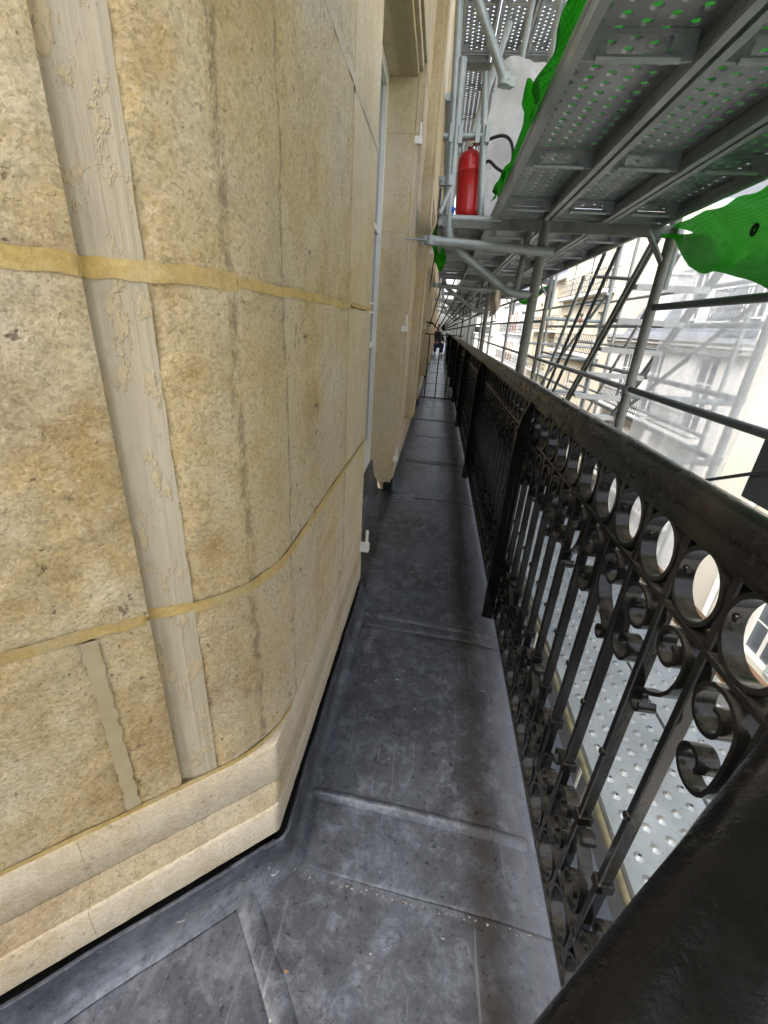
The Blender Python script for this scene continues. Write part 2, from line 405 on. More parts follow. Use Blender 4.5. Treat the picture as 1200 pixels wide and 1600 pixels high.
# ------------------------------------------------------------------ balcony floor of lead sheets
floor = struct(put('balcony_floor', None, None, (0, 0, 0)))
slab = MB()
slab.add([(x, y, z) for z in (-.34, -.012) for x, y in ((-1.6, -1.1), (-.42, -1.1), (.53, .29), (.53, 40), (-.42, 40), (-.42, .5), (-1.6, -.35))],
         [(6, 5, 4, 3, 2, 1, 0), (7, 8, 9, 10, 11, 12, 13)] + [(i, (i + 1) % 7, 7 + (i + 1) % 7, 7 + i) for i in range(7)])
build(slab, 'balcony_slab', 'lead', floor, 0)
def lead_z(x, y):
    z = .0025 * fbm((x, y, 0), 6, 3) + .0012 * fbm((x, y, 3), 22, 2)
    if x > .27: z -= (x - .27) * .13
    return z
def sheet(quads, lift, name='lead_sheet', nu=30, nv=30):
    mb = MB()
    for p00, p10, p11, p01 in quads:
        def fn(u, v):
            x = (p00[0] * (1 - u) + p10[0] * u) * (1 - v) + (p01[0] * (1 - u) + p11[0] * u) * v
            y = (p00[1] * (1 - u) + p10[1] * u) * (1 - v) + (p01[1] * (1 - u) + p11[1] * u) * v
            return (x, y, lead_z(x, y) + lift)
        mb.grid(fn, nu, nv)
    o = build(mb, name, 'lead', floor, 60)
    bm = bmesh.new(); bm.from_mesh(o.data); bmesh.ops.remove_doubles(bm, verts=bm.verts, dist=.0004); bm.to_mesh(o.data); bm.free()
    sm = o.modifiers.new('thickness', 'SOLIDIFY'); sm.thickness = .004; sm.offset = -1
    return o
XW, XR = -.262, .50
R0 = Vector((-.322, .520)); R1 = R0 + NV * .82
bnd = [(.560, .505), (1.488, 1.438), (3.02, 3.01), (3.95, 3.94), (5.0, 4.99), (6.0, 6.0), (7.0, 7.0), (8.0, 8.0), (9.0, 9.0), (10.2, 10.2), (11.4, 11.4), (12.8, 12.8),
       (14.2, 14.2), (16, 16), (18, 18), (21, 21), (25, 25), (31, 31), (39, 39)]
for i in range(len(bnd) - 1):
    (a0, b0), (a1, b1) = bnd[i], bnd[i + 1]
    ov = .02
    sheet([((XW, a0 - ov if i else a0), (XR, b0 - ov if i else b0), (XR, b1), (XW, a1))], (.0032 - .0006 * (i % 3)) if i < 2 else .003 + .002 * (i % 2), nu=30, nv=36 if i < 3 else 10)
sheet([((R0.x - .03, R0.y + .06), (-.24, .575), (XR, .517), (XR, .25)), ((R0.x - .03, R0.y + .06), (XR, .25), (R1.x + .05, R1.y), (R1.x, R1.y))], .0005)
L0 = R0 - CV * .9 - NV * .05; L1 = L0 + NV * .95
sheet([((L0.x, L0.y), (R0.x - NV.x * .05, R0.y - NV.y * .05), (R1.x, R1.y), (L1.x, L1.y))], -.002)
def roll(p, q, h, w, name='seam_roll'):
    p, q = Vector(p), Vector(q); d = (q - p).normalized(); nn = Vector((-d.y, d.x)); L = (q - p).length
    def fn(u, v):
        t = u * L; c = (v - .5) * 2
        pos = p + d * t + nn * (c * w + .003 * math.sin(t * 9))
        hh = h * (max(0, math.cos(c * math.pi / 2)) ** .8) * min(1, min(t, L - t) / .03 + .35)
        x, y = pos; return (x, y, lead_z(x, y) + .0035 + hh + .001 * fbm((x, y, 1), 40, 2))
    return build(MB().grid(fn, 40, 10), name, 'lead', floor, 80)
roll((-.225, .748), (.36, .712), .013, .017)
roll((-.235, 1.565), (.42, 1.52), .006, .022)
roll(R0 + NV * .012, R0 + NV * .8, .005, .024)
for y in (3.0, 3.93, 5.0, 6.0, 7.0, 8.0, 9.0, 10.2, 11.4): roll((-.22, y + .03), (.42, y + .03), .0035, .02)
# loose dirt crust left in the laps
def crumbs(p, q, n, sd):
    rnd = random.Random(sd); mb = MB(); p, q = Vector(p), Vector(q)
    for i in range(n):
        t = rnd.random(); c = p.lerp(q, t) + Vector((rnd.gauss(0, .003), rnd.gauss(0, .0022))); r_ = .0005 + .0022 * rnd.random() ** 3
        z = lead_z(c.x, c.y) + .006
        vs = [(c.x + r_ * rnd.uniform(.6, 1.5) * math.cos(k * 1.2566), c.y + r_ * rnd.uniform(.6, 1.5) * math.sin(k * 1.2566), z) for k in range(5)] + [(c.x, c.y, z + r_ * .6)]
        mb.add(vs, [(k, (k + 1) % 5, 5) for k in range(5)])
    o = build(mb, 'dirt_crust', 'lead_crust', floor, 0); o['kind'] = 'stuff'
crumbs((-.24, .5585), (.36, .5175), 110, 1); crumbs((-.21, 1.482), (.3, 1.445), 70, 2)
# dark weathering patches under the railing stays and along the edge
lf = MB(); lc = Vector((-.172, .392)); lz = lead_z(-.172, .392) + .004
lf.add([(lc.x + .0045 * math.cos(k * .628) * (1 + .25 * math.cos(3 * k)), lc.y + .0032 * math.sin(k * .628), lz + .0015 * math.sin(k * 1.9) + .001) for k in range(10)] + [(lc.x, lc.y, lz + .003)], [(k, (k + 1) % 10, 10) for k in range(10)])
o = tag(put('fallen_leaf', lf.mesh('fallen_leaf', 'leaf', (lc.x, lc.y, lz), 60), None, (lc.x, lc.y, lz)), 'tiny dry ochre leaf lying on the lead floor near the bottom', 'leaf')
# ------------------------------------------------------------------ lead flashing
def flash(s0, s1, nseg, lift=0):
    prof = [(0, .087), (.004, .086), (.0075, .05), (.014, .020), (.030, .0095), (.042, .0065), (.02, -.004), (-.003, .02), (-.004, .085)]
    pts, fr = [], []
    for i in range(nseg + 1):
        s_ = s0 + (s1 - s0) * i / nseg; w_ = lift + .0016 * math.sin(s_ * 23) + .002 * fbm((s_, 0, 0), 12, 2)
        p, n = path2(s_, .0435 + w_, .019 + w_, .035); pts.append(p); fr.append(n)
    o = build(MB().sweep(prof, pts, fr), 'flashing', 'lead', floor, 50)
    mb = MB(); mb.sweep([(-.07, .066), (-.006, .066), (-.006, .02), (-.07, .02)], pts, fr); build(mb, 'joint_shade', 'gap_black', floor, 0)  # black strip standing in for the shade behind the flashing
    return o
flash(-1.5, -.018, 50); flash(-.045, sS(1.72), 140, .004)
for y0, y1 in ((3.13, 5.9), (7.2, 9.95), (11.25, 14.0), (15.3, 18.05), (19.35, 24)): flash(sS(y0), sS(y1), 8)

# ------------------------------------------------------------------ the stone facade
fac = thing('stone_facade', (-.5, 3, 0), 'cream limestone house wall with ochre mortar lines along the left of the balcony', 'house wall')
def block(s0, s1, z0, z1, m='stone', d=0, res=.012, amp=.0025, name='stone_block', rnd=.0022, r=.24, seed=0, fine=True):
    nu = max(2, int(abs(s1 - s0) / res)); nv = max(2, int((z1 - z0) / res))
    def fn(u, v):
        s_ = s0 + (s1 - s0) * u; z = z0 + (z1 - z0) * v; p, n = path(s_, r)
        e = min(u * abs(s1 - s0), (1 - u) * abs(s1 - s0), v * (z1 - z0), (1 - v) * (z1 - z0))
        dd = d - rnd * max(0, 1 - e / .010) ** 2
        if fine: dd += amp * fbm((p.x, p.y + seed, z), 14, 4) + amp * .5 * noise.noise(Vector((p.x, p.y, z)) * 60)
        q = p + n * dd; return (q.x, q.y, z)
    mb = MB().grid(fn, nu, nv)
    # returns going back into the wall
    w = nu + 1; loop = [i for i in range(w)] + [j * w + nu for j in range(1, nv + 1)] + [nv * w + i for i in range(nu - 1, -1, -1)] + [j * w for j in range(nv - 1, 0, -1)]
    k = len(mb.v)
    for i in loop:
        x, y, z = mb.v[i]; u = (i % w) / nu; p, n = path(s0 + (s1 - s0) * u, r); q = p + n * (d - .03); mb.v.append((q.x, q.y, z))
    L = len(loop)
    mb.f += [(loop[i], k + i, k + (i + 1) % L, loop[(i + 1) % L]) for i in range(L)]
    return build(mb, name, m, fac, 50)
SCL, SCR = -.190, -.125          # combed channel on the chamfer
G = .010
ZC = [.335, .754, 1.239, 1.724, 2.21, 2.70]
# core behind the blocks
core = MB()
def core_strip(s0, s1, z0, z1, d=-.022, n=8):
    pts, fr = [], []
    for i in range(n + 1):
        p, nn = path(s0 + (s1 - s0) * i / n); pts.append(p); fr.append(nn)
    core.sweep([(d, z0), (d, z1), (d - .08, z1), (d - .08, z0)], pts, fr)
core_strip(-1.6, sS(1.735), .0, 7.5, n=40)
for y0, y1 in ((3.14, 5.89), (7.21, 9.94), (11.26, 13.99), (15.31, 18.04), (19.36, 45)): core_strip(sS(y0), sS(y1), 0, 7.5, n=2)
for y0, y1 in ((1.735, 3.14), (5.89, 7.21), (9.94, 11.26), (13.99, 15.31), (18.04, 19.36)): core_strip(sS(y0), sS(y1), 2.46, 7.5, n=2)
build(core, 'wall_core', 'filler', fac, 0)
build(MB().box((-1.6, .6, -15), (-.46, 45, -.345)), 'lower_wall', 'stone_pale', fac, 0)
for k in range(4):
    z0, z1 = ZC[k] + (.004 if k in (1, 2) else .0004), ZC[k + 1] - (.004 if k < 2 else .0004)
    near = k < 3
    rs = .011 if near else .03
    if k == 0:
        block(-1.5, -.280, z0, z1, res=rs, seed=k); block(-.264, SCL, z0, z1, res=rs, seed=k + 3)
    else: block(-1.5, SCL, z0, z1, res=rs, seed=k, amp=.0035)
    block(SCR, .70, z0, z1, res=rs, seed=k + 9, amp=.003)
    block(.712, sS(1.745), z0, z1, 'stone_pale', res=rs * 1.4, seed=k + 5, amp=.0012)
# the combed channel: a shallow hollow, one length in each course
def channel(z0, z1):
    nu, nv = 16, max(4, int((z1 - z0) / .012))
    def fn(u, v):
        s_ = SCL - .004 + (SCR - SCL +   .005 + .0016 * fbm((z0 + (z1 - z0) * v, 0, 0), 18, 4)) * u; z = z0 + (z1 - z0) * v; p, n = path(s_)
        e = u
        dd = -.0135 * (1 - u) ** 1.4 + .0004 + .0012 * fbm((p.x, p.y, z), 25, 3) * (1 - u * .5)
        q = p + n * dd; return (q.x, q.y, z)
    build(MB().grid(fn, nu, nv), 'combed_channel', 'channel', fac, 60)
channel(.338, .748); channel(.760, 1.232); channel(1.246, 2.7)
build(MB().grid(lambda u, v: (lambda p, n, z: ((p + n * .0006).x, (p + n * .0006).y, z))(*path(-.283 + .022 * u + (.004 * fbm((v * 4, u * 9, 0), 5, 4))), .337 + .405 * v), 4, 90), 'joint_filler', 'filler', fac)
# ochre mortar beds with ragged edges
def bed(s0, s1, zc, hw, sd, m='mortar', d=.0009, name='mortar_joint', n=None, inset=None):
    rnd = random.Random(sd); n = n or max(8, int(abs(s1 - s0) / .006)); nv = 2
    def fn(u, v):
        s_ = s0 + (s1 - s0) * u; p, nn = path(s_)
        w1 = hw * (1 + .28 * fbm((s_ * 1.0, sd, 0), 30, 5)); w0 = hw * (1 + .28 * fbm((s_, sd + 7.3, 0), 30, 5))
        z = zc + .004 * fbm((s_, sd, 5), 6, 2) + (-w0 + (w0 + w1) * v)
        dd = d + .0006 * fbm((s_, z, sd), 40, 3)
        if inset and inset[0] < s_ < inset[1]:
            uu = (s_ - inset[0]) / (inset[1] - inset[0]); dd -= .011 * (1 - uu) ** 1.4
        q = p + nn * dd; return (q.x, q.y, z)
    return build(MB().grid(fn, n, nv), name, m, fac, 60)
bed(-1.5, .0, ZC[2], .0112, 3, inset=(SCL, SCR)); bed(.001, .72, ZC[2], .0075, 3); bed(.73, sS(1.745), ZC[2] + .005, .006, 4)
bed(-1.5, .70, ZC[1], .0098, 11, inset=(SCL, SCR)); bed(.70, sS(1.745), ZC[1], .007, 12)
bed(-1.5, sS(1.745), ZC[3], .0115, 13, m='plinth'); bed(-1.5, sS(1.745), ZC[4], .0115, 14, m='plinth')
bed(-1.5, .1, .350, .007, 15, m='mortar', d=.003)
# plain upper stonework
block(-1.5, sS(1.745), 2.71, 7.4, res=.25, fine=False, name='upper_wall', rnd=0)
# plinth: band, rough fillet, lower band, each cut into stones
def plinth(s0, s1, n, sd=0):
    ss = [s0 + (s1 - s0) * i / n for i in range(n + 1)]
    def run(prof, m, name):
        mb = MB(); N = len(prof); vs = []
        for s_ in ss:
            for d, z in prof:
                p, nn = path2(s_, d, d * .3 if d > 0 else d, .012)
                wob = .0012 * fbm((p.x, p.y, z), 16, 3) + .0005 * fbm((p.x, p.y, z), 60, 2)
                q = p + nn * (wob if d > -.01 else 0); vs.append((q.x, q.y, z + wob * .6))
        fs = [(i * N + j, (i + 1) * N + j, (i + 1) * N + (j + 1) % N, i * N + (j + 1) % N) for i in range(len(ss) - 1) for j in range(N)]
        fs += [tuple(range(N)), tuple((len(ss) - 1) * N + j for j in range(N))[::-1]]
        mb.add(vs, fs); build(mb, name, m, fac, 45)
    run([(-.03, .346), (.0035, .346), (.006, .343), (.0075, .240), (.006, .236), (-.03, .236)], 'plinth', 'plinth_stone')
    run([(-.03, .2355), (.007, .2355), (.012, .225), (.026, .198), (.028, .190), (-.03, .190)], 'fillet', 'plinth_fillet')
    run([(-.03, .1895), (.0315, .1895), (.036, .184), (.0365, .104), (.030, .0985), (-.03, .0985)], 'plinth', 'plinth_stone')
plinth(-1.5, -.359, 40); plinth(-.3585, .62, 150); plinth(.622, sS(1.735), 30)
mb = MB()
pts = [path(-1.5 + (1.5 + sS(1.735)) * i / 260, .016) for i in range(261)]
mb.sweep([(-.03, .0984), (.004, .0984), (.004, .088), (-.03, .088)], [p for p, n in pts], [n for p, n in pts]); build(mb, 'plinth_gap_shade', 'gap_black', fac, 0)  # black strip under the plinth, the gap's shade put into its colour
# little drilled holes in the plinth
hb = MB()
for s_, z in ((-.30, .29), (-.62, .27), (-.64, .235), (-.16, .30), (-.145, .303)):
    p, n = path(s_, .05); q = p + n * .0155
    t = Vector((-n.y, n.x)); vs = [(q.x + t.x * .004 * math.cos(k * .785), q.y + t.y * .004 * math.cos(k * .785), z + .004 * math.sin(k * .785)) for k in range(8)]
    o = build(MB().add(vs, [tuple(range(8))]), 'drill_hole', 'fillet', fac, 0)
# piers and openings beyond
opens = [(1.745, 3.13), (5.9, 7.2), (9.95, 11.25), (14.0, 15.3), (18.05, 19.35)]
WX = -.262
for i, (y0, y1) in enumerate(opens):
    yn = opens[i + 1][0] if i + 1 < len(opens) else 26
    zs = [.345, .754, 1.239, 1.724, 2.21]
    mid = (y1 + yn) / 2
    for k in range(4):
        for a_, b_ in ((y1, y1 + .42 + .25 * (k % 2)), (y1 + .424 + .25 * (k % 2), yn - .424 - .25 * (k % 2)), (yn - .42 - .25 * (k % 2), yn)):
            block(sS(a_) + .0005, sS(b_) - .0005, zs[k] + .0008, zs[k + 1] - .0008, 'stone_pale', res=.05 if i == 0 else .3, amp=.001, fine=i == 0, rnd=.001)
    if i < 2:
        for z in zs[1:4]:
            b_ = MB().box((WX - .015, y1 + .004, z - .006), (WX + .0008, yn - .004, z + .006)); build(b_, 'mortar_joint', 'mortar', fac, 0)
    # jamb reveals, lintel, sill, architrave
    for nm, yy, dr in (('jamb', y0, -1), ('jamb', y1, 1)):
        za = .07
        for k in range(5):
            zz0 = [za, .754, 1.239, 1.724, 2.21][k] + .0006; zz1 = [.754, 1.239, 1.724, 2.21, 2.46][k] - .0006
            j = MB().box((WX - .32, min(yy, yy + dr * .12), zz0), (WX - .0015, max(yy, yy + dr * .12), zz1)); build(j, 'jamb_stone', 'stone_pale', fac, 0)
    build(MB().box((WX - .32, y0 - .14, 2.463), (WX + .0, y1 + .14, 2.75)), 'lintel', 'stone_pale', fac, 0)
    block(sS(y1) + .142, sS(yn) - .142, 2.22, 2.75, 'stone_pale', res=.3, fine=False, rnd=.002)
    block(sS(y0) - .142 if i else sS(y0), sS(yn) - .142, 2.76, 7.4, 'stone_pale', res=.5, fine=False, name='upper_wall', rnd=0)
    # moulded surround of the opening, far jamb side and head
    for w0, w1, dp in ((.03, .075, .022), (.10, .15, .034), (.19, .215, .02)):
        build(MB().box((WX + .001, y1 + w0, .36), (WX + dp, y1 + w1, 2.463 + w0)), 'architrave', 'plinth', fac, 0)
        build(MB().box((WX + .001, y0 - .0, 2.465 + w0), (WX + dp - .001, y1 + w1, 2.465 + w1)), 'architrave', 'plinth', fac, 0)
    pil = MB().box((WX + .0005, mid - .25, .345), (WX + .055, mid + .25, 7.2)); pil.box((WX + .0005, mid - .16, .345), (WX + .082, mid + .16, 7.2)); build(pil, 'pilaster', 'stone_pale', fac, 0)
    pl = MB().box((WX, y1 + .002, .0985), (WX + .014, yn - .002, .20)); pl.box((WX, y1 + .002, .2), (WX + .006, yn - .002, .345)); build(pl, 'plinth_stone', 'plinth', fac, 0)
    # lead sill and white french window
    pf = [(.03, .008), (-.03, .011), (-.085, .014), (-.092, .022), (-.104, .085), (-.108, .092), (-.122, .098), (-.126, .106), (-.146, .235), (-.17, .245)]
    def sl(u, v): q = pf[round(v * 9)]; return (WX + q[0], y0 + .001 + (y1 - y0 - .002) * u, q[1] + .002 * math.sin(u * 17 + v * 5))
    build(MB().grid(sl, 12, 9), 'sill_flashing', 'lead', fac, 40)
    for yy, dr in ((y0, -1), (y1, 1)): build(MB().box((WX - .30, min(yy + dr * .012, yy + dr * .11), -.005), (WX - .012, max(yy + dr * .012, yy + dr * .11), .0695)), 'jamb_void_shade', 'gap_black', fac, 0)  # black box painted as the shade of the void below each jamb
    fx = WX - .165
    win = MB()
    win.box((fx - .05, y0 + .001, .22), (fx, y0 + .055, 2.46)); win.box((fx - .05, y1 - .055, .22), (fx, y1 - .001, 2.46))
    win.box((fx - .05, y0 + .056, 2.40), (fx, y1 - .056, 2.46)); win.box((fx - .05, y0 + .056, .22), (fx + .006, y1 - .056, .42))
    my = (y0 + y1) / 2; win.box((fx - .04, my - .045, .42), (fx + .01, my + .045, 2.40))
    for z in (1.05, 1.7): win.box((fx - .035, y0 + .056, z), (fx - .01, my - .046, z + .03)); win.box((fx - .035, my + .046, z), (fx - .01, y1 - .056, z + .03))
    wo_ = build(win, 'window', 'white', fac, 0)
    for a_, b_ in ((y0 + .056, my - .046), (my + .046, y1 - .056)):
        for z0, z1 in ((.421, 1.049), (1.081, 1.699), (1.731, 2.399)):
            build(MB().box((fx - .028, a_ + .001, z0), (fx - .022, b_ - .001, z1)), 'pane', 'glass', wo_, 0)
    # white pintle hooks for the shutters
    for yy in (y0 - .03, y1 + .035):
        for z in (.255, 1.175, 2.19):
            if i > 2 or (i == 0 and yy < 2 and z > 1): continue
            hk = MB().box((WX, yy - .016, z - .018), (WX + .042, yy + .016, z + .018)); hk.tube([(WX + .03, yy, z + .018), (WX + .03, yy, z + .085)], .007, 8)
            build(hk, 'hinge_hook', 'white', fac, 40)
# shutter catch and espagnolette on the near jamb
build(MB().tube([(WX - .01, 1.70, 1.262), (WX + .006, 1.72, 1.265), (WX + .011, 1.745, 1.258), (WX + .008, 1.75, 1.235), (WX - .01, 1.70, 1.232)], .003, 8), 'shutter_catch', 'white', fac, 60)

# ------------------------------------------------------------------ wrought-iron railing
rail = thing('balcony_railing', (.384, 3, 0), 'black wrought iron balcony railing with rings, scrolls and round handrail', 'railing')
RX = .384; PITCH = .1125; Y0 = .472 - PITCH
RC = Vector((.384, .312))                 # corner of the railing
def hp(w=1.0):
    pr = []
    for k in range(13):
        t = math.pi * k / 12; pr.append((.0275 * w * math.cos(t), 1.004 + .024 * math.sin(t)))
    pr += [(-.0275 * w, .9985), (-.0235, .996), (-.0225, .969), (-.0185, .967), (-.0185, .959), (.0185, .959), (.0185, .967), (.0225, .969), (.0235, .996), (.0275 * w, .9985)]
    return pr
def along(p, q, n):
    p, q = Vector(p), Vector(q); return [p.lerp(q, i / n) for i in range(n + 1)]
bis = (NV + Vector((1, 0))).normalized(); kk = 1 / bis.dot(NV)
def handrail_run(prof, name, m='handrail', smooth=35):
    pts = along(RC - CV * 1.6, RC - CV * .0, 60)[:-1] + [RC] + along((RC.x, RC.y), (RC.x, 26), 200)[1:]
    fr = [NV] * 60 + [bis * kk] + [Vector((1, 0))] * 200
    mb = MB(); mb.sweep(prof, pts, fr)
    # hand-worn surface: tiny wobble
    mb.v = [(x + .0007 * fbm((x, y, z), 30, 2), y, z + .0009 * fbm((x, y, z + 3), 18, 2)) for x, y, z in mb.v]
    return build(mb, name, m, rail, smooth)
handrail_run(hp(), 'handrail')
handrail_run([(-.013, .851), (-.013, .843), (.013, .843), (.013, .851)], 'middle_rail', 'iron')
handrail_run([(-.013, .150), (-.013, .143), (.013, .143), (.013, .150)], 'lower_rail', 'iron')
handrail_run([(-.015, .040), (-.015, .028), (.015, .028), (.015, .040)], 'bottom_rail', 'iron')
# one bay of ironwork, in local coordinates (u along y from the bar, x across)
def bar_mesh():
    mb = MB(); w, d = .0078, .0105
    ch = .002
    pr = [(-d, -w + ch), (-d + ch, -w), (d - ch, -w), (d, -w + ch), (d, w - ch), (d - ch, w), (-d + ch, w), (-d, w - ch)]
    zs = [.038, .15, .32, .45, .6, .75, .962]
    vs = [(x, y, z) for z in zs for x, y in pr]; n = 8
    mb.add(vs, [(i * n + k, i * n + (k + 1) % n, (i + 1) * n + (k + 1) % n, (i + 1) * n + k) for i in range(len(zs) - 1) for k in range(n)])
    for z, hh, e in ((.325, .010, .004),):
        mb.box((-d - e, -w - e, z - hh), (d + e, w + e, z + hh))
    mb.tube([(-d + .001, 0, .512), (-d - .004, 0, .512), (-d - .0065, 0, .512)], [.0078, .0070, .003], 8)
    return mb.mesh('bar', 'iron', smooth=30)
def ring_pts(cu, cz, ru, rz, n=28): return [(cu + ru * math.cos(2 * math.pi * k / n), cz + rz * math.sin(2 * math.pi * k / n)) for k in range(n + 1)]
def ring_mesh():
    mb = MB(); mb.strip(ring_pts(PITCH / 2, .9065, .0485, .0525, 30), .025, .007, 'x')
    for u, z in ((PITCH / 2 - .0485, .9065), (PITCH / 2 + .0485, .9065)):
        sg = 1 if u < PITCH / 2 else -1
        mb.tube([(0, u, z), (0, u + sg * .008, z)], [.007, .004], 8)
    return mb.mesh('ring', 'iron', smooth=50)
def low_ring_mesh():
    mb = MB(); mb.strip(ring_pts(PITCH / 2, .0915, .046, .050, 22), .025, .006, 'x'); return mb.mesh('ring', 'iron', smooth=50)
def spiral(cu, cz, r0, r1, a0, a1, n):
    out = []
    for i in range(n + 1):
        t = i / n; a_ = R(a0 + (a1 - a0) * t); r_ = r0 + (r1 - r0) * t ** .8; out.append((cu + r_ * math.cos(a_), cz + r_ * math.sin(a_)))
    return out
def smoothp(p, it=2):
    for _ in range(it): p = [p[0]] + [((a_[0] + 2 * b_[0] + c_[0]) / 4, (a_[1] + 2 * b_[1] + c_[1]) / 4) for a_, b_, c_ in zip(p, p[1:], p[2:])] + [p[-1]]
    return p
def c_scroll():       # big volute above, long body down the left, smaller volute below
    up = spiral(.061, .791, .011, .046, -270, 180, 34)
    lo = spiral(.056, .715, .040, .011, 190, 560, 26)
    return smoothp(up + [(.0145, .765), (.0142, .74)] + lo)
def s_scroll():       # volute above with an open hook below
    up = spiral(.056, .797, .010, .041, -250, 185, 32)
    lo = [(.0155, .77), (.021, .748), (.034, .728), (.052, .714), (.072, .704), (.088, .693)]
    lo2 = spiral(.078, .672, .022, .008, 55, -230, 16)
    return smoothp(up + lo + lo2)
def scroll_mesh(kind, mir, low):
    p = c_scroll() if kind == 'c' else s_scroll()
    if low: p = [(u, .150 + (.845 - z) * .92) for u, z in p]
    if mir: p = [(PITCH - u, z) for u, z in p]
    mb = MB(); mb.strip(p, .026, .0062, 'x')
    return mb.mesh('scroll', 'iron', smooth=60)
BAR, RING, LRING = bar_mesh(), ring_mesh(), low_ring_mesh()
SCR = {(k, m_, l_): scroll_mesh(k, m_, l_) for k in 'cs' for m_ in (0, 1) for l_ in (0, 1)}
NB = 66
base = world_of(rail)
def unit(i, org, rz):
    loc = Vector((org.x, org.y, 0)) - base
    put('bar', BAR, rail, loc, rz); put('ring', RING, rail, loc, rz); put('lower_ring', LRING, rail, loc, rz)
    k = 'c' if i % 2 == 0 else 's'; mr = (i // 2) % 2
    put('scroll', SCR[(k, mr, 0)], rail, loc, rz); put('lower_scroll', SCR[(k, mr, 1)], rail, loc, rz)
for i in range(NB): unit(i, Vector((RX, Y0 + .0 + i * PITCH)), 0)
for i in range(12): unit(i, RC - CV * ((i + 1) * PITCH + .02), -TH)
# the far length, too fine to tell apart
far = MB()
for i in range(NB, 228):
    y = Y0 + i * PITCH
    far.box((RX - .011, y - .007, .04), (RX + .011, y + .007, .962))
    for zc, rz_ in ((.9065, .05), (.79, .045), (.24, .06), (.09, .045)):
        pp = [(y + PITCH / 2 + .046 * math.cos(k * .785), zc + rz_ * math.sin(k * .785)) for k in range(9)]
        m2 = MB().strip(pp, .024, .007, 'x'); far.add([(x + RX, y_, z) for x, y_, z in m2.v], m2.f)
o = build(far, 'far_ironwork', 'iron', rail, 0); o['kind'] = 'stuff'
# stays: flat plates set square to the railing, curling out under the handrail
def stay_mesh():
    mb = MB(); n = 14; vs = []
    pr = []
    for k in range(n + 1):
        t = k / n; z = .0 + .99 * t
        xi = -.056 if z < .86 else -.056 + .036 * ((z - .86) / .13) ** 1.6
        pr.append((xi, z))
    for x, z in pr:
        for y in (-.010, .010): vs += [(x, y, z), (-.010, y, z)]
    fs = []
    for k in range(n):
        a_, b_ = k * 4, k * 4 + 4
        fs += [(a_, a_ + 1, b_ + 1, b_), (a_ + 2, b_ + 2, b_ + 3, a_ + 3), (a_, b_, b_ + 2, a_ + 2), (a_ + 1, a_ + 3, b_ + 3, b_ + 1)]
    fs += [(0, 2, 3, 1), (n * 4, n * 4 + 1, n * 4 + 3, n * 4 + 2)]
    mb.add(vs, fs)
    mb.box((-.058, -.012, -.004), (-.008, .012, .006))
    mb.bar((-.05, 0, .86), (-.012, 0, .965), .016, .012, (0, 1, 0))
    return mb.mesh('stay', 'iron', smooth=30)
ST = stay_mesh()
for y in (1.665, 3.66, 5.8, 7.85, 9.9, 12, 14.1, 16.2, 18.3): put('stay', ST, rail, Vector((RX, y, -.008)) - base)
cp = MB().box((RC.x - .02, RC.y - .02, .0), (RC.x + .02, RC.y + .02, .965)); build(cp, 'corner_post', 'iron', rail, 0)

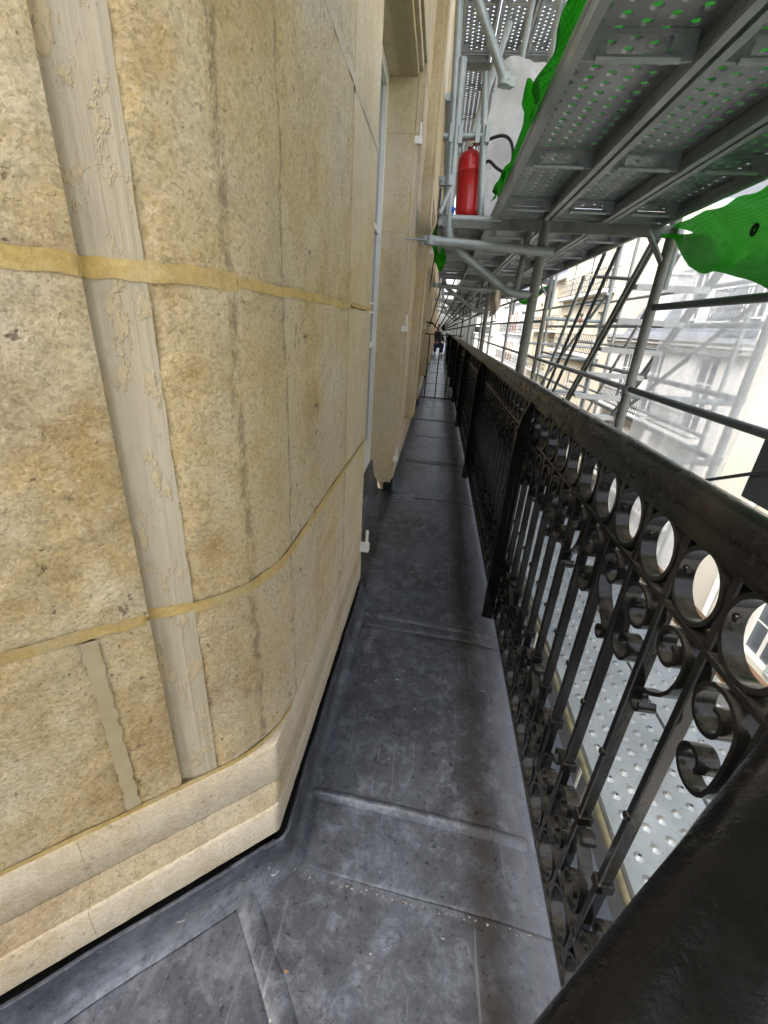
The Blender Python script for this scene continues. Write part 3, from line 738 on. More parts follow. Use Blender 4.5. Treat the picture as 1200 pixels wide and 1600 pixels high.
# ------------------------------------------------------------------ scaffolding
XI, XO, XS = .57, 1.306, 2.04
BAY = 3.07; FY = [.09 + BAY * k for k in range(8)]        # frame positions along the street
ZD, ZU, ZL = 1.89, 3.89, -.10                              # deck tops
scf = thing('scaffolding', (.95, 3.16, ZL), 'galvanised tube scaffolding with perforated steel decks outside the railing', 'scaffolding')
sb = world_of(scf)
def tube(name, p, q, r=.0242, m='galv', n=14, parent=None):
    return build(MB().tube([p, q], r, n), name, m, parent or scf, 50)
PW, PL = .32, BAY - .03
def plank_mesh(w, L, cone=((.0165, 0), (.0110, .0045))):
    mb = MB(); nx = 5; mx = .022; px = (w - 2 * mx) / nx; ny = int((L - .06) / .056); py = (L - .06) / ny
    mb.add([(0, 0, 0), (mx, 0, 0), (mx, L, 0), (0, L, 0)], [(0, 1, 2, 3)]); mb.add([(w - mx, 0, 0), (w, 0, 0), (w, L, 0), (w - mx, L, 0)], [(0, 1, 2, 3)])
    for a_, b_ in ((0, .03), (L - .03, L)): mb.add([(mx, a_, 0), (w - mx, a_, 0), (w - mx, b_, 0), (mx, b_, 0)], [(0, 1, 2, 3)])
    for i in range(nx):
        off = .5 * py if i % 2 else 0
        x0 = mx + i * px
        if off: mb.add([(x0, .03, 0), (x0 + px, .03, 0), (x0 + px, .03 + off, 0), (x0, .03 + off, 0)], [(0, 1, 2, 3)])
        for j in range(ny - (1 if off else 0)):
            y0 = .03 + off + j * py; cx, cy = x0 + px / 2, y0 + py / 2
            o8 = [(x0, y0), (cx, y0), (x0 + px, y0), (x0 + px, cy), (x0 + px, y0 + py), (cx, y0 + py), (x0, y0 + py), (x0, cy)]
            vs = [(x, y, 0) for x, y in o8]
            for r_, z in cone:
                for k in range(8):
                    t = -math.pi * .75 + k * math.pi / 4; vs.append((cx + r_ * math.cos(t), cy + r_ * math.sin(t), z))
            mb.add(vs, [(a_ * 8 + k, a_ * 8 + (k + 1) % 8, a_ * 8 + 8 + (k + 1) % 8, a_ * 8 + 8 + k) for a_ in (0, 1) for k in range(8)])
        if off: mb.add([(x0, L - .03 - off, 0), (x0 + px, L - .03 - off, 0), (x0 + px, L - .03, 0), (x0, L - .03, 0)], [(0, 1, 2, 3)])
    # folded side rails: web, return lip and a rib
    for sx, x0 in ((1, 0), (-1, w)):
        pr = [(0, .0), (0, -.018), (.006, -.024), (.006, -.034), (0, -.040), (0, -.070), (.024, -.070), (.024, -.060), (.021, -.060), (.021, -.066), (.004, -.066), (.004, -.002)]
        vs = [(x0 + sx * d, y, z) for y in (0, L) for d, z in pr]; n = len(pr)
        fs = [(k, (k + 1) % n, n + (k + 1) % n, n + k) for k in range(n - 1)]
        if sx < 0: fs = [f[::-1] for f in fs]
        mb.add(vs, fs)
    for y in (0, L): 
        mb.box((.005, y - .003 if y else .0, -.055), (w - .005, y if y else .003, -.002))
    return mb.mesh('plank', 'plank', smooth=30)
def stiff_mesh(w):
    mb = MB(); n = 8
    mb.box((.026, -.003, -.062), (.085, .003, -.003)); mb.box((w - .085, -.003, -.062), (w - .026, .003, -.003))
    mb.box((.0855, -.003, -.014), (w - .0855, .003, -.003))
    mb.tube([(.06, -.006, -.060), (w - .06, -.006, -.060)], .009, 8)
    mb.add([(.026, .003, -.062), (w - .026, .003, -.062), (w - .026, .04, -.05), (.026, .04, -.05)], [(0, 1, 2, 3)])
    return mb.mesh('stiffener', 'plank', smooth=40)
PM, SM = plank_mesh(PW, PL), stiff_mesh(PW)
PM2 = plank_mesh(PW, PL, ((.0150, 0), (.0045, .0075)))
def plank(x, y, z, stiff=True):
    o = put('plank', PM if z > 0 else PM2, scf, Vector((x, y + .015, z)) - sb)
    if stiff:
        for yy in (.60, 1.37, 2.14, 2.85): put('stiffener', SM, o, (0, yy, 0))
    return o
for k in range(7):
    y = FY[k]
    for x in (.25, .585, .918): plank(x, y, ZD, k < 3)
    if k == 1: plank(-.085, y, ZD - .055)
    if k in (1, 2): plank(-.085, y, ZU)
    for x in ((.585, .918), (.25, .585, .918), (.25, .585, .918), (), (), (), ())[k]: plank(x, y, ZU, k < 3 and k > 0)
    for x in (.645, .978): plank(x, y, ZL, False)
    for x in (.62, .95): plank(x, y, ZL - 2.0, False)
cr = math.atan2(CV.y, CV.x) - math.pi / 2
for j in range(3):       # unseen decks turning the house corner, added to shade the near floor
    p = Vector((.62, -.05)) + NV * (j * .335 - .30) - CV * (PL + .05)
    for z in (ZD, ZL): put('plank', PM, scf, Vector((p.x, p.y, z)) - sb, cr)
for d in (.02, .75):
    p = Vector((.62, -.05)) + NV * d - CV * (PL + .1); build(MB().tube([(p.x, p.y, -15), (p.x, p.y, 6.2)], .0265, 12), 'standard', 'galv_old', scf, 50)
def coupler_mesh():
    mb = MB(); mb.lathe([(.030, -.026), (.034, -.024), (.034, .024), (.030, .026)], n=14)
    mb.box((.024, -.022, -.022), (.062, .022, .022)); mb.tube([(.05, .0, .0), (.05, .055, .0)], .007, 8); mb.tube([(.05, .045, 0), (.05, .06, 0)], .012, 6)
    return mb.mesh('coupler', 'galv', smooth=40)
CM = coupler_mesh()
def coupler(x, y, z, rz=0): return put('coupler', CM, scf, Vector((x, y, z)) - sb, rz)
for k, y in enumerate(FY):
    m = 'galv_old' if k < 3 else 'galv'
    r = .031 if k == 1 else .028
    if k != 0:
        tube('standard', (XI, y, -15), (XI, y, 6.2), r, m); 
    tube('standard', (XO, y, -15), (XO, y, 6.2), r, m if k else 'galv')
    for z in (ZD - .095, ZU - .095, ZL - .095):
        tr = MB().bar((XI - (.62 if (z > 0 and k) else .34 if z > 0 else 0.0), y, z), (XO, y, z), .035, .06, (0, 0, 1)); build(tr, 'transom', 'galv_dark' if z < 0 else 'galv_old', scf, 0)
    if k and k < 6:
        # inward console with its bent strut, tie tube to the wall and stub
        st = [(-.03, y, 2.55), (-.018, y, 1.80), (-.005, y, 1.72), (.03, y, 1.668), (.075, y, 1.635), (.37, y, 1.452), (.42, y, 1.43), (.47, y, 1.424), (XI, y, 1.424)]
        build(MB().tube(chaikin(st), .0245, 12), 'console_strut', 'galv', scf, 60)
        tube('console_post', (.48, y, 1.80), (.455, y, 1.43), .019, 'galv_old')
        tube('wall_tie', (-.15, y - .055, 1.685), (.63, y - .055, 1.655), .0265, 'galv')
        ey = MB().tube([(-.275, y - .055, 1.69), (-.15, y - .055, 1.687)], .006, 8); ey.tube([(-.155 + .02 * math.cos(t * .7854), y - .055, 1.687 + .02 * math.sin(t * .7854)) for t in range(9)], .005, 6)
        build(ey, 'eye_bolt', 'galv', scf, 50)
        coupler(-.115, y - .055, 1.685); coupler(XI, y, 1.66, 2); coupler(XO, y, .89, 1.2)
# guard rails on the outer row
for k in range(7):
    y0, y1 = FY[k], FY[k + 1]
    if k == 0:
        tube('guard_rail', (XO + .005, y0, 1.392), (XO + .005, y1, 1.392), .0195, 'galv_mid'); tube('guard_rail', (XO, y0, .895), (XO, y1, .895), .0195, 'galv_mid')
    else:
        tube('guard_rail', (XO, y0, .895), (XO, y1, .895), .019, 'galv'); tube('guard_rail', (XO, y0, .395), (XO, y1, .395), .019, 'galv')
        if k > 1: tube('guard_rail', (XO, y0, 1.35), (XO, y1, 1.35), .019, 'galv')
    if k > 1: tube('ledger', (XO + .03, y0, ZD - .16), (XO + .03, y1, ZD - .16), .022, 'galv_old')
    tb = MB().box((XO + .028, y0 + .04, ZL), (XO + .05, y1 - .04, ZL + .15)); build(tb, 'toe_board', 'wood', scf, 0)
    if k: tube('guard_rail', (XI, y0, ZD + .95), (XI, y1, ZD + .95), .019, 'galv')
build(MB().tube([(.625, FY[0], ZL - .01), (.625, FY[2], ZL - .01)], .010, 10), 'edge_tube', 'olive', scf, 50)
# knee braces under the outer edge of the deck
for k in (1, 2, 3):
    build(MB().bar((XO, FY[k] + .01, 1.62), (XO - .14, FY[k] + .01, 1.80), .012, .06, (0, 1, 0)), 'gusset', 'galv', scf, 0)
    tube('ledger_stub', (XO + .06, FY[k] + .05, 1.5), (XO + .06, FY[k] + .05, 1.83), .022, 'galv')
# stair bay standards, ledgers and transoms
for y in (FY[1] + .03, FY[2], FY[3]):
    tube('standard', (XS, y, -15), (XS, y, 6.2), .027, 'galv')
for z, yy in ((.45, 1), (.875, 1), (1.335, 1)):
    tube('ledger', (XS, FY[1] + .03, z), (XS, FY[3], z), .0215, 'galv')
    coupler(XS, FY[1] + .03, z, 2.5); coupler(XS, FY[2], z, 2.5)
    if z < 1: 
        tube('stair_transom', (XO, FY[1] + .06, z - .03), (XS + .04, FY[1] + .06, z - .03), .0215, 'galv')
    tube('stair_transom', (XO, FY[2] + .04, z + .05), (XS + .04, FY[2] + .04, z + .05), .0215, 'galv')
for z in (1.65, .25): tube('ledger', (XS, FY[2], z), (XS, FY[4], z), .02, 'galv')
tube('brace', (XS + .03, 3.1, 1.68), (XS + .03, 4.9, .55), .02, 'galv'); 
tube('brace', (1.36, 6.1, .2), (1.36, 5.0, 1.75), .018, 'galv'); tube('brace', (XS - .03, 6.2, 1.7), (XS - .03, 9.0, .2), .02, 'galv')
for y in (4.6, 7.7):
    tube('standard', (XS + .7, y, -15), (XS + .7, y, 5), .022, 'galv')
for z in (-.4, .35, 1.1, 1.75): tube('ledger', (XS + .7, 4.6, z), (XS + .7, 9.5, z), .02, 'galv')
for z in (.3, 1.05): tube('stair_transom', (XO, 7.7, z), (XS + .75, 7.7, z), .02, 'galv')
# orange clamp band on one ledger
build(MB().tube([(1.75, FY[2] + .04, 1.385), (1.79, FY[2] + .04, 1.385)], .025, 12), 'marker_band', 'brickred', scf, 50)
# upper guard frame beside the wall and the tubes above
y = FY[1]
tube('guard_post', (-.028, y, 1.83), (-.085, y, 2.95), .0215, 'galv'); tube('guard_post', (.178, y + .02, 1.80), (.105, y + .02, 2.50), .0205, 'galv')
tube('guard_cross_tube', (-.10, y + .02, 2.215), (.16, y + .02, 2.225), .019, 'galv')
for x, zz in ((-.05, 2.22), (.0, 2.215), (.10, 2.22), (.155, 2.225)):
    build(MB().box((x - .012, y - .025, zz - .04), (x + .012, y + .03, zz + .045)), 'wedge_head', 'galv', scf, 0)
tube('console_tube', (-.02, y, 1.815), (.30, y, 1.815), .021, 'galv')
tube('brace', (-.005, y - .03, 2.80), (.215, y - .03, 2.44), .0245, 'galv'); coupler(.205, y - .02, 2.455, .6)
tube('brace', (-.02, y + .25, 1.95), (.23, y + .55, 2.95), .021, 'galv'); tube('ledger', (-.03, y - .02, 2.79), (.62, y - .06, 2.86), .0245, 'galv_old')
tube('brace', (.30, y + .8, 1.9), (.42, y + .9, 3.85), .02, 'galv'); tube('guard_post', (.46, y + .12, 2.35), (.47, y + .12, 3.4), .024, 'galv')
tube('brace', (-.02, y - .01, 1.97), (-.075, y - .03, 1.83), .016, 'galv'); coupler(-.035, y, 2.0, 3)
tb = MB().box((-.10, FY[1] + .3, ZD), (-.085, FY[6], ZD + .15)); tb.box((-.10, FY[1] + .3, ZU), (-.085, FY[6], ZU + .15)); build(tb, 'toe_board', 'dark_panel', scf, 0)
for k in (1, 2, 3, 4):
    tube('guard_rail', (-.09, FY[k], ZD + .5), (-.09, FY[k + 1], ZD + .5), .019, 'galv'); tube('guard_post', (-.09, FY[k + 1], ZD), (-.09, FY[k + 1], ZD + 1.9), .02, 'galv')
# grey sheet hooked to the near guard rail and its rod
gp = thing('grey_metal_sheet', (1.36, 1.6, .6), 'dark grey metal sheet hanging below the near scaffold guard tube', 'metal sheet')
build(MB().box((1.345, 1.25, .62), (1.351, 1.87, .885)), 'sheet', 'dark_panel', gp, 0)
build(MB().tube([(1.325, 2.15, .585), (1.325, 1.68, .80)], .008, 8), 'rod', 'galv_dark', gp, 50); build(MB().tube([(1.30, 1.68, .80), (1.352, 1.68, .80)], .012, 8), 'bolt', 'rubber', gp, 50)

# ------------------------------------------------------------------ scaffold stair
stt = thing('scaffold_stair', (1.7, 5.0, ZL), 'aluminium scaffold stair with flat treads behind the tubes', 'stair')
def sy(z): return 3.70 + (1.80 - z) * .93
for x in (1.40, 1.43, 1.955, 1.985):
    build(MB().bar((x, sy(1.86), 1.86), (x, sy(-.1), -.1), .012, .05, (0, 0, 1)), 'stringer', 'galv_old' if x < 1.8 else 'galv', stt, 0)
for k in range(8):
    z = 1.572 - .231 * k; yy = sy(z) - .03
    t = MB().box((1.435, yy - .06, z - .02), (1.95, yy + .06, z + .012)); t.box((1.435, yy - .064, z - .028), (1.95, yy - .0602, z + .016)); build(t, 'tread', 'alu', stt, 0)
for dy, x in ((1.02, 1.40), (.66, 1.40), (.9, 1.985)):
    build(MB().tube([(x, sy(1.86) + dy, 1.90), (x, sy(.0) + dy * .8, .0)], .017, 10), 'stair_rail', 'galv_dark' if x < 1.8 else 'galv', stt, 50)
for z in (1.62, .45): build(MB().tube([(1.40, sy(z), z), (1.40, sy(z) + .9, z + .1)], .014, 8), 'rail_post', 'galv', stt, 50)

# ------------------------------------------------------------------ nets and sheets
def wavy(fn, nu, nv, name, m, label, cat, loc, solid=0):
    mb = MB().grid(fn, nu, nv); o = tag(put(name, mb.mesh(name, m, loc, 80), None, loc), label, cat); return o
def gl(u, v):     # laid over the near deck, bunched up along its wall-side edge
    y = .10 + 3.05 * u
    if v < .5:
        t = v / .5; return (1.22 - .97 * t, y, ZD + .022 + .008 * math.sin(y * 13 + t * 9) * (1 - abs(2 * t - 1)))
    t = (v - .5) / .5
    top = .035 + .02 * math.sin(y * 2.1 + .4) + .012 * math.sin(y * 9) + (.16 * math.exp(-((y - 2.2) / .13) ** 2)) + (.04 * math.exp(-((y - 1.3) / .4) ** 2))
    z = ZD + .02 + top * math.sin(t * 2.2) - .10 * max(0, t - .55)
    x = .262 - .035 * t * (1 + .3 * math.sin(y * 5)) - .008 * math.sin(y * 31 + t * 4) - .012 * math.sin(y * 17 + t * 3) * t
    return (x, y, z)
wavy(gl, 150, 28, 'green_mesh_sheet', 'green', 'green debris mesh bunched along the wall side edge of the overhead deck', 'net', (.24, 1.6, ZD))
def gr(u, v):     # slung below the outer edge of the near deck
    y = .2 + 2.93 * u; dep = .03 + .62 * (1 - u) ** .55 * min(1, (1 - u) * 6 + .2)
    z = 1.815 - dep * v + .012 * math.sin(y * 9) * v + .006 * math.sin(y * 23 + v * 3)
    x = 1.275 + .12 * math.sin(v * 2.6) + .012 * math.sin(y * 8 + v * 5) + .006 * math.sin(y * 27 + v * 9)
    x += .009 * fbm((y * .8, v * .7, 2), 2.6, 4); z += .02 * v * fbm((y, 1, 5), 2.2, 3)
    if v > .85: x -= .10 * (v - .85) / .15
    return (x, y, z)
gn = wavy(gr, 120, 22, 'green_mesh_sheet', 'green', 'bright green debris mesh with a black grommet slung under the deck at right', 'net', (1.3, 1.6, 1.8))
gx, gy, gz = gr((2.50 - .2) / 2.93, .42)
gm = MB(); n = 24; vs = []
for r_ in (.008, .027):
    for k in range(n): vs.append((gx + .004 + .10 * 0, gy + r_ * math.cos(2 * math.pi * k / n), gz + r_ * math.sin(2 * math.pi * k / n)))
vs = [(x - .012, y_, z) for x, y_, z in vs]
gm.add(vs, [(k, (k + 1) % n, n + (k + 1) % n, n + k) for k in range(n)])
o = build(gm, 'grommet', 'rubber', gn, 0); sm = o.modifiers.new('t', 'SOLIDIFY'); sm.thickness = .004
def gs(u, v): return (-.13 + .10 * u + .02 * math.sin(v * 7), FY[1] + 1.0 + .06 * math.sin(u * 5 + v * 4), 1.66 + .30 * v + .04 * math.sin(u * 6))
wavy(gs, 14, 16, 'green_mesh_sheet', 'green', 'small scrap of green mesh behind the wall tie tube', 'net', (-.08, FY[1] + 1, 1.66))
def gf(u, v): return (1.32 + .05 * math.sin(v * 3), FY[2] + .2 + 2.6 * u, 1.80 - .16 * v * math.sin(u * math.pi) - .03)
wavy(gf, 30, 8, 'green_mesh_sheet', 'green', 'thin green mesh strip under the far deck edge', 'net', (1.32, FY[2] + 1.5, 1.8))
def wn_(u, v):
    z = -.6 + 2.75 * v; x = 1.345 + .76 * u + (.05 * (1 - u) * math.sin(v * 2.5))
    return (x, FY[1] - .035 + .03 * math.sin(u * 14 + v * 2) + .012 * math.sin(u * 40) + .03 * math.sin(v * 6), z)
wavy(wn_, 60, 50, 'debris_net', 'net', 'translucent white debris net hung between two scaffold posts at right', 'net', (1.7, FY[1], -.6))
def tp(u, v):
    z = ZD - .05 + .78 * v; w = .50 * (1 - .30 * v ** 2) ; x = .13 + .03 * v + w * u * 1.1
    f_ = .05 * math.sin(u * 6 + v * 3) + .035 * fbm((u * 3, v * 3, 1), 1.2, 4) + .02 * math.sin(v * 17 + u * 7)
    return (x + .02 * math.sin(v * 9), FY[1] + .26 + f_ - .03 * u, z + .04 * math.sin(u * 3.1))
wavy(tp, 40, 50, 'plastic_sheet', 'plastic', 'crumpled white plastic sheet hanging behind the red fire extinguisher', 'sheet', (.3, FY[1] + .4, ZD))
def cl(u, v): return (.60 + .15 * u - .03 * (1 - v) * u + .01 * math.sin(v * 9), FY[2] - .04 + .03 * math.sin(u * 7 + v * 3), 1.33 + .12 * u + (.42 - .12 * u) * v)
wavy(cl, 14, 18, 'hanging_cloth', 'cloth', 'beige cloth hanging from the second scaffold post', 'cloth', (.68, FY[2], 1.3))

# ------------------------------------------------------------------ fire extinguisher
ex = thing('fire_extinguisher', (.095, FY[1] + .10, 1.836), 'red fire extinguisher standing on the scaffold deck against a white sheet', 'extinguisher')
ex.rotation_euler = (0, R(-4), 0)
b = MB().lathe([(.060, .0), (.070, .006), (.074, .02), (.075, .05), (.0735, .055), (.0735, .235), (.075, .237), (.075, .246), (.0735, .248), (.075, .256), (.075, .262), (.0735, .264), (.073, .285), (.066, .312), (.050, .333), (.028, .345), (.018, .349), (.018, .362)], n=32)
put('cylinder', b.mesh('cylinder', 'red', smooth=50), ex)
v = MB().lathe([(.016, .355), (.016, .375), (.011, .377), (.011, .392)], n=14); v.box((-.012, -.01, .376), (.012, .01, .40)); put('valve', v.mesh('valve', 'brass'), ex)
hnd = MB().bar((0, .01, .40), (0, .10, .415), .018, .006); hnd.bar((0, .01, .386), (0, .09, .384), .018, .006); put('handle', hnd.mesh('handle', 'rubber'), ex)
hp_ = [(.01, .0, .372), (.06, -.01, .374), (.12, -.03, .39), (.18, -.05, .395), (.225, -.04, .375), (.25, -.02, .325), (.245, -.03, .26), (.21, -.05, .215), (.16, -.05, .235), (.11, -.04, .285), (.085, -.02, .27)]
hose = MB().tube(chaikin(hp_), .0085, 10); put('hose', hose.mesh('hose', 'rubber', smooth=70), ex)
lb = MB()
for k in range(7):
    a0 = R(120 + k * 10)
    for z in (.09, .21): lb.v.append((.0742 * math.cos(a0), .0742 * math.sin(a0), z))
lb.f += [(2 * k, 2 * k + 2, 2 * k + 3, 2 * k + 1) for k in range(6)]; put('paper_label', lb.mesh('paper_label', 'white'), ex)
pg = MB().tube([(.0, -.012, .366), (.0, -.024, .366)], .011, 12); put('gauge', pg.mesh('gauge', 'white'), ex)
cn = thing('blue_cap', (-.005, FY[1] - .005, 1.84), 'small blue plastic cap on the console tube beside the extinguisher', 'cap')
put('cap_body', MB().lathe([(.016, 0), (.018, .006), (.018, .028), (.013, .034)], n=12).mesh('cap_body', 'blue'), cn)

# ------------------------------------------------------------------ iron divider across the balcony
dv = thing('iron_divider', (.05, 7.95, 0), 'thin black iron divider with fan of spikes across the far balcony', 'divider')
for x in (-.16, .03, .21, .36): build(MB().tube([(x, 7.95, .01), (x, 7.95, 1.08 if x < .3 else 1.7)], .011, 8), 'bar', 'iron', dv, 50)
for z, x0, x1 in ((.03, -.24, .39), (1.08, -.34, .40), (1.26, -.30, -.13)): build(MB().bar((x0, 7.95, z), (x1, 7.95, z), .012, .018), 'cross_bar', 'iron', dv, 0)
for k, (a_, L) in enumerate(((86, 1.35), (78, 1.35), (71, 1.35), (63, 1.35), (55, 1.35), (46, 1.3), (36, 1.2), (25, 1.05), (13, .98))):
    c0 = Vector((-.02 - .27 * math.sin(R(a_)) ** 6 * (k < 4) * (1 - k / 4), 7.95, 1.13)); d = Vector((math.cos(R(a_)), 0, math.sin(R(a_))))
    build(MB().tube([c0 + d * .06, c0 + d * (L - .06), c0 + d * L], [.010, .010, .002], 8), 'spike', 'iron', dv, 50)
arc = [(-.02 + .95 * math.cos(R(t)), 7.95, 1.13 + .95 * math.sin(R(t))) for t in range(15, 89, 6)]
build(MB().tube(arc, .008, 6), 'arc_bar', 'iron', dv, 50)
build(MB().tube([(-.26, 7.95, 1.27), (-.12, 7.95, 1.24), (-.04, 7.95, 1.17), (.0, 7.95, 1.09)], .012, 6), 'arc_bar', 'iron', dv, 50)

# ------------------------------------------------------------------ crouching worker far down the balcony
def skin(name, J, E_, m, parent, sub=2, root=0):
    me = bpy.data.meshes.new(name); me.from_pydata([j[:3] for j in J], E_, []); me.materials.append(MATS[m])
    o = put(name, me, parent); md = o.modifiers.new('skin', 'SKIN'); md.use_smooth_shade = True
    for v_, j in zip(me.skin_vertices[0].data, J): v_.radius = (j[3], j[3])
    me.skin_vertices[0].data[root].use_root = True
    s_ = o.modifiers.new('sub', 'SUBSURF'); s_.levels = sub; s_.render_levels = sub
    return o
me0 = bpy.data.meshes.new('tmp')
pr = thing('person', (.02, 21.5, 0), 'person in dark jacket and navy trousers crouching far down the balcony', 'person')
J = [(-.06, 0, .42, .10), (-.08, .02, .62, .11), (-.10, .0, .86, .13), (-.10, -.02, 1.02, .07), (-.09, -.06, 1.14, .085), (-.09, -.07, 1.26, .08),
     (.02, -.04, .95, .055), (.14, -.14, .74, .042), (.20, -.22, .60, .032), (.22, -.26, .55, .03), (-.22, -.04, .95, .055), (-.20, -.18, .74, .042), (-.10, -.28, .62, .032),
     (.05, -.10, .42, .085), (.18, -.28, .50, .065), (.14, -.10, .10, .045), (.17, -.28, .045, .04), (-.17, -.10, .40, .085), (-.16, -.32, .46, .065), (-.16, -.12, .10, .045), (-.16, -.30, .045, .04)]
E_ = [(0, 1), (1, 2), (2, 3), (3, 4), (4, 5), (2, 6), (6, 7), (7, 8), (8, 9), (2, 10), (10, 11), (11, 12), (0, 13), (13, 14), (14, 15), (15, 16), (0, 17), (17, 18), (18, 19), (19, 20)]
skin('body', J, E_, 'skin', pr)
gx = lambda idx, g: [(*J[i][:3], J[i][3] * g + .012) for i in idx]
skin('jacket', gx([1, 2, 3, 6, 7, 8, 10, 11, 12, 0], 1.15), [(0, 1), (1, 2), (1, 3), (3, 4), (4, 5), (1, 6), (6, 7), (7, 8), (0, 9)], 'jacket', pr)
skin('trousers', gx([0, 13, 14, 15, 17, 18, 19], 1.12), [(0, 1), (1, 2), (2, 3), (0, 4), (4, 5), (5, 6)], 'jeans', pr)
skin('hair', [(-.09, -.06, 1.25, .085), (-.09, -.04, 1.31, .07)], [(0, 1)], 'jacket', pr)
for i in (16, 20):
    x, y, z, r_ = J[i]; skin('shoe', [(x, y + .14, .055, .05), (x, y - .03, .05, .05)], [(0, 1)], 'shoe', pr)

# ------------------------------------------------------------------ street and houses across it
st = struct(build(MB().add([(-60, -80, -15), (120, -80, -15), (120, 220, -15), (-60, 220, -15)], [(0, 1, 2, 3)]), 'street', 'asphalt', None, 0))
def facade(x, y0, y1, z0, z1, openings, rev=.22, depth=.5):
    """wall facing -x with true openings"""
    ys = sorted({y0, y1, *[o_[0] for o_ in openings], *[o_[1] for o_ in openings]}); zs = sorted({z0, z1, *[o_[2] for o_ in openings], *[o_[3] for o_ in openings]})
    mb = MB()
    for i in range(len(ys) - 1):
        for j in range(len(zs) - 1):
            cy, cz = (ys[i] + ys[i + 1]) / 2, (zs[j] + zs[j + 1]) / 2
            if any(o_[0] < cy < o_[1] and o_[2] < cz < o_[3] for o_ in openings): continue
            mb.add([(x, ys[i], zs[j]), (x, ys[i + 1], zs[j]), (x, ys[i + 1], zs[j + 1]), (x, ys[i], zs[j + 1])], [(0, 3, 2, 1)])
    for a_, b_, c_, d_ in openings:
        mb.add([(x + q, yy, zz) for q in (0, rev) for yy, zz in ((a_, c_), (b_, c_), (b_, d_), (a_, d_))], [(k, 4 + k, 4 + (k + 1) % 4, (k + 1) % 4) for k in range(4)])
    mb.add([(x, y0, z0), (x + depth * 14, y0, z0), (x + depth * 14, y0, z1), (x, y0, z1)], [(0, 1, 2, 3)])
    mb.add([(x, y1, z0), (x + depth * 14, y1, z0), (x + depth * 14, y1, z1), (x, y1, z1)], [(0, 3, 2, 1)])
    return mb
def casement(x, o_, par, m='white', bars=2):
    a_, b_, c_, d_ = o_; xx = x + .14; mb = MB(); w = .06
    mb.box((xx, a_, c_), (xx + .05, a_ + w, d_)); mb.box((xx, b_ - w, c_), (xx + .05, b_, d_)); mb.box((xx, a_ + w, d_ - w), (xx + .05, b_ - w, d_)); mb.box((xx, a_ + w, c_), (xx + .05, b_ - w, c_ + w))
    my = (a_ + b_) / 2; mb.box((xx - .01, my - .05, c_ + w), (xx + .05, my + .05, d_ - w))
    for k in range(1, bars + 1):
        z = c_ + (d_ - c_) * k / (bars + 1); mb.box((xx, a_ + w, z - .02), (xx + .04, my - .05, z + .02)); mb.box((xx, my + .05, z - .02), (xx + .04, b_ - w, z + .02))
    w_ = build(mb, 'window', m, par, 0)
    build(MB().box((xx + .015, a_ + w, c_ + w), (xx + .025, b_ - w, d_ - w)), 'pane', 'glass', w_, 0)
    return w_
def iron_balcony(x, y0, y1, z, par, step=.16, h=1.0):
    s_ = build(MB().box((x - .55, y0, z - .16), (x, y1, z)), 'balcony_slab', 'white_wall', par, 0)
    mb = MB(); xx = x - .5
    for zz in (z + .06, z + .35, z + .68, z + h): mb.bar((xx, y0, zz), (xx, y1, zz), .03, .03)
    n = int((y1 - y0) / step)
    for k in range(n + 1): yy = y0 + (y1 - y0) * k / n; mb.bar((xx, yy, z), (xx, yy, z + h), .022, .022, (1, 0, 0))
    for yy in (y0, y1):
        for zz in (z + .06, z + h): mb.bar((xx, yy, zz), (x, yy, zz), .03, .03)
    build(mb, 'balcony_rail', 'iron', par, 0)
def mansard(x, y0, y1, z0, z1, par, lean=1.5, dormers=()):
    sl_ = MB(); rows = 12
    for k in range(rows):
        t0, t1 = k / rows, (k + 1) / rows + .012
        a_ = (x + .35 + lean * t0 - .03, z0 + (z1 - z0) * t0); b_ = (x + .35 + lean * t1, z0 + (z1 - z0) * t1)
        sl_.add([(a_[0], y0, a_[1]), (a_[0], y1, a_[1]), (b_[0], y1, b_[1]), (b_[0], y0, b_[1])], [(0, 1, 2, 3)])
    sl_.add([(x + .35, y0, z0), (x + .35 + lean, y0, z1), (x + 6, y0, z1), (x + 6, y0, z0)], [(0, 1, 2, 3)])
    sl_.add([(x + .35, y1, z0), (x + .35 + lean, y1, z1), (x + 6, y1, z1), (x + 6, y1, z0)], [(3, 2, 1, 0)])
    sl_.add([(x + .35 + lean, y0, z1), (x + .35 + lean, y1, z1), (x + 6, y1, z1 + .5), (x + 6, y0, z1 + .5)], [(0, 1, 2, 3)])
    rf = build(sl_, 'mansard_roof', 'slate', par, 0)
    for a_, b_, c_, d_ in dormers:
        mb = MB(); xx = x + .32
        mb.box((xx, a_ - .14, c_ - .1), (xx + 1.6, a_, d_ + .12)); mb.box((xx, b_, c_ - .1), (xx + 1.6, b_ + .14, d_ + .12)); mb.box((xx - .06, a_ - .2, d_ + .121), (xx + 1.7, b_ + .2, d_ + .22)); mb.box((xx, a_, d_), (xx + 1.6, b_, d_ + .12))
        build(mb, 'dormer', 'white_wall', par, 0); casement(x + .3, (a_, b_, c_, d_), par)
    return rf
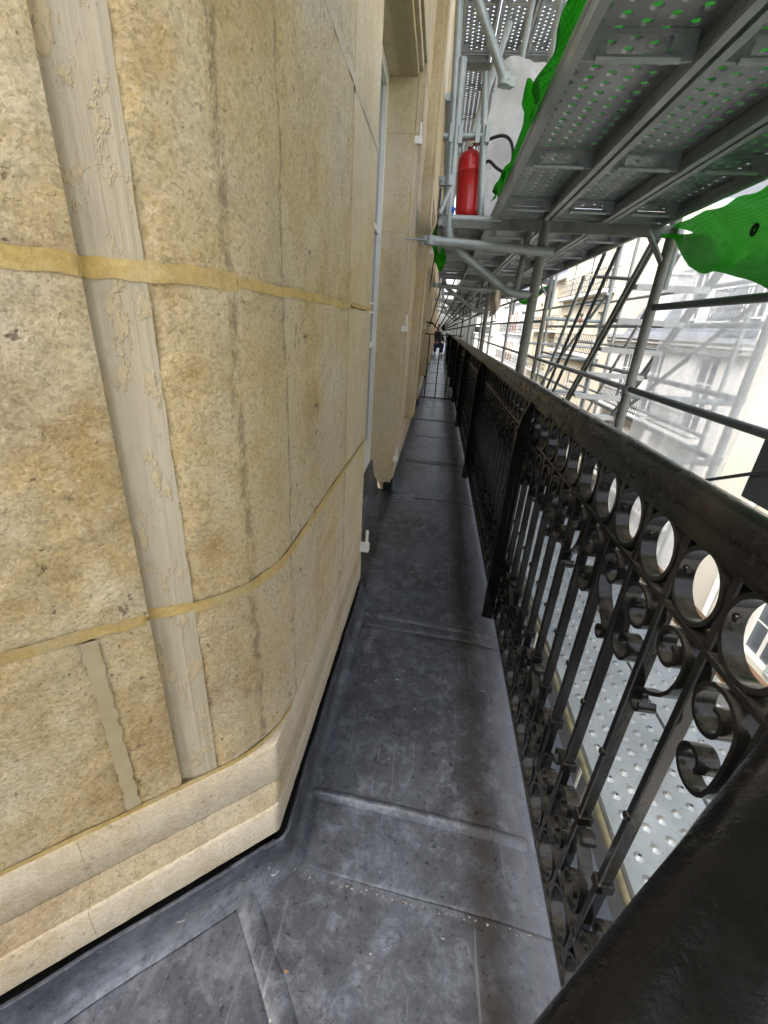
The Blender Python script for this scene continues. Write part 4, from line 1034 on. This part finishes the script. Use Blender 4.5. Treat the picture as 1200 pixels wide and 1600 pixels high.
# white house with the balcony and slate mansard
wh = thing('white_house', (9, 19, -15), 'white rendered house with slate mansard roof seen through the debris net', 'house')
ops = [(15.65, 16.95, -1.70, .78), (19.3, 20.5, -1.70, .78), (22.4, 23.6, -1.70, .78)] + [(yy, yy + 1.25, z, z + 2.3) for yy in (15.65, 19.3, 22.4) for z in (-4.9, -8.1, -11.5)]
build(facade(9, 14.45, 25, -15, 1.15, ops), 'wall', 'white_wall', wh, 0)
for o_ in ops: casement(9, o_, wh)
cn_ = MB().box((8.72, 14.3, .98), (9.3, 25.02, 1.12)); cn_.box((8.6, 14.2, 1.121), (9.4, 25.03, 1.26)); build(cn_, 'cornice', 'white_wall', wh, 0)
build(MB().box((8.52, 14.15, 1.262), (9.5, 25.0, 1.42)), 'gutter', 'zinc', wh, 0)
iron_balcony(9, 15.1, 18.2, -1.72, wh); iron_balcony(9, 18.9, 24.2, -1.72, wh); iron_balcony(9, 15.1, 24.2, -4.92, wh)
mansard(9, 14.46, 25, 1.43, 4.2, wh, 1.5, [(15.0, 16.0, 2.0, 3.7), (18.6, 19.6, 2.0, 3.7), (22, 23, 2.0, 3.7)])
iron_balcony(9.2, 14.9, 16.6, 1.9, wh, .14, .9)
build(MB().box((10.4, 24.2, 3.6), (12.5, 25.0, 6.2)), 'chimney', 'cream_wall', wh, 0)
# blank cream house nearer, with downpipe, cladding and shuttered window
ch_ = thing('cream_house', (9, 7, -15), 'blank cream house wall with white downpipe and stone cladding at right edge', 'house')
ops = [(9.4, 10.5, -6.3, -3.6), (6.6, 7.7, -6.3, -3.6), (9.4, 10.5, -10, -7.4)]
build(facade(9.05, -12, 14.44, -15, 5.5, ops), 'wall', 'cream_wall', ch_, 0)
for o_ in ops:
    w_ = casement(9.05, o_, ch_)
    for a_ in (o_[0] - .62, o_[1] + .02):
        s_ = MB(); s_.box((8.98, a_, o_[2]), (9.0, a_ + .6, o_[3]))
        n = 26
        for k in range(n): z = o_[2] + (o_[3] - o_[2]) * (k + .5) / n; s_.bar((8.97, a_ + .04, z), (8.97, a_ + .56, z), .02, .05, (0, 0, 1))
        build(s_, 'shutter', 'shutter', ch_, 0)
build(MB().tube([(8.93, 11.9, -15), (8.93, 11.9, 5.4)], .09, 12), 'downpipe', 'white', ch_, 50)
for i in range(30):
    for j in range(4):
        y1 = 11.72 - j * 1.15 - (.55 if i % 2 else 0); z = -14.9 + i * .46
        if y1 < 7.0 or z > -.9: continue
        if any(a_ - .66 < y1 and y1 - 1.13 < b_ + .66 and c_ - .05 < z + .44 and z < d_ + .05 for a_, b_, c_, d_ in ops): 
            continue
        build(MB().box((9.0, y1 - 1.135, z), (9.06, y1, z + .445)), 'cladding_stone', 'tile', ch_, 0)
# beige houses further along
def house(name, y0, y1, x, ztop, wm, label, floors, wins, shut=None, roof=True, ww=1.1):
    t = thing(name, (x, (y0 + y1) / 2, -15), label, 'house'); ops = []
    for z in floors:
        for k in range(wins):
            c = y0 + (y1 - y0) * (k + .5) / wins; ops.append((c - ww / 2, c + ww / 2, z, z + 2.1))
    build(facade(x, y0, y1, -15, ztop, ops), 'wall', wm, t, 0)
    for o_ in ops:
        casement(x, o_, t, bars=1)
        if shut and int(o_[0]) % 3:
            sh = MB().box((x - .05, o_[0] - .58, o_[2]), (x - .01, o_[0] - .01, o_[3])); sh.box((x - .05, o_[1] + .01, o_[2]), (x - .01, o_[1] + .58, o_[3])); build(sh, 'shutter', shut, t, 0)
    for z in floors[:2]: iron_balcony(x, y0 + .5, y1 - .5, z - .1, t, .3)
    build(MB().box((x - .35, y0, ztop), (x + .4, y1, ztop + .3)), 'cornice', 'white_wall', t, 0)
    if roof: mansard(x, y0, y1, ztop + .31, ztop + 2.8, t)
    return t
house('beige_house', 25.05, 36, 8.6, 7.0, 'beige_wall', 'beige rendered house with iron balconies beyond the white house', (3.6, .4, -2.8, -6), 3)
house('ochre_house', 36.05, 46, 8.9, 5.0, 'ochre_wall', 'pale ochre house with tall windows between scaffold posts', (1.6, -1.6, -4.8), 3)
house('shuttered_house', 46.05, 66, 8.6, 4.2, 'white_wall', 'pale house with orange red shutters far down the street', (1.2, -2.0, -5.2), 5, 'brickred', True, 1.3)
house('corner_house', 66.05, 100, 7.5, 7.0, 'cream_wall', 'pale cream house at the far end of the street', (4, .8, -2.4), 7)
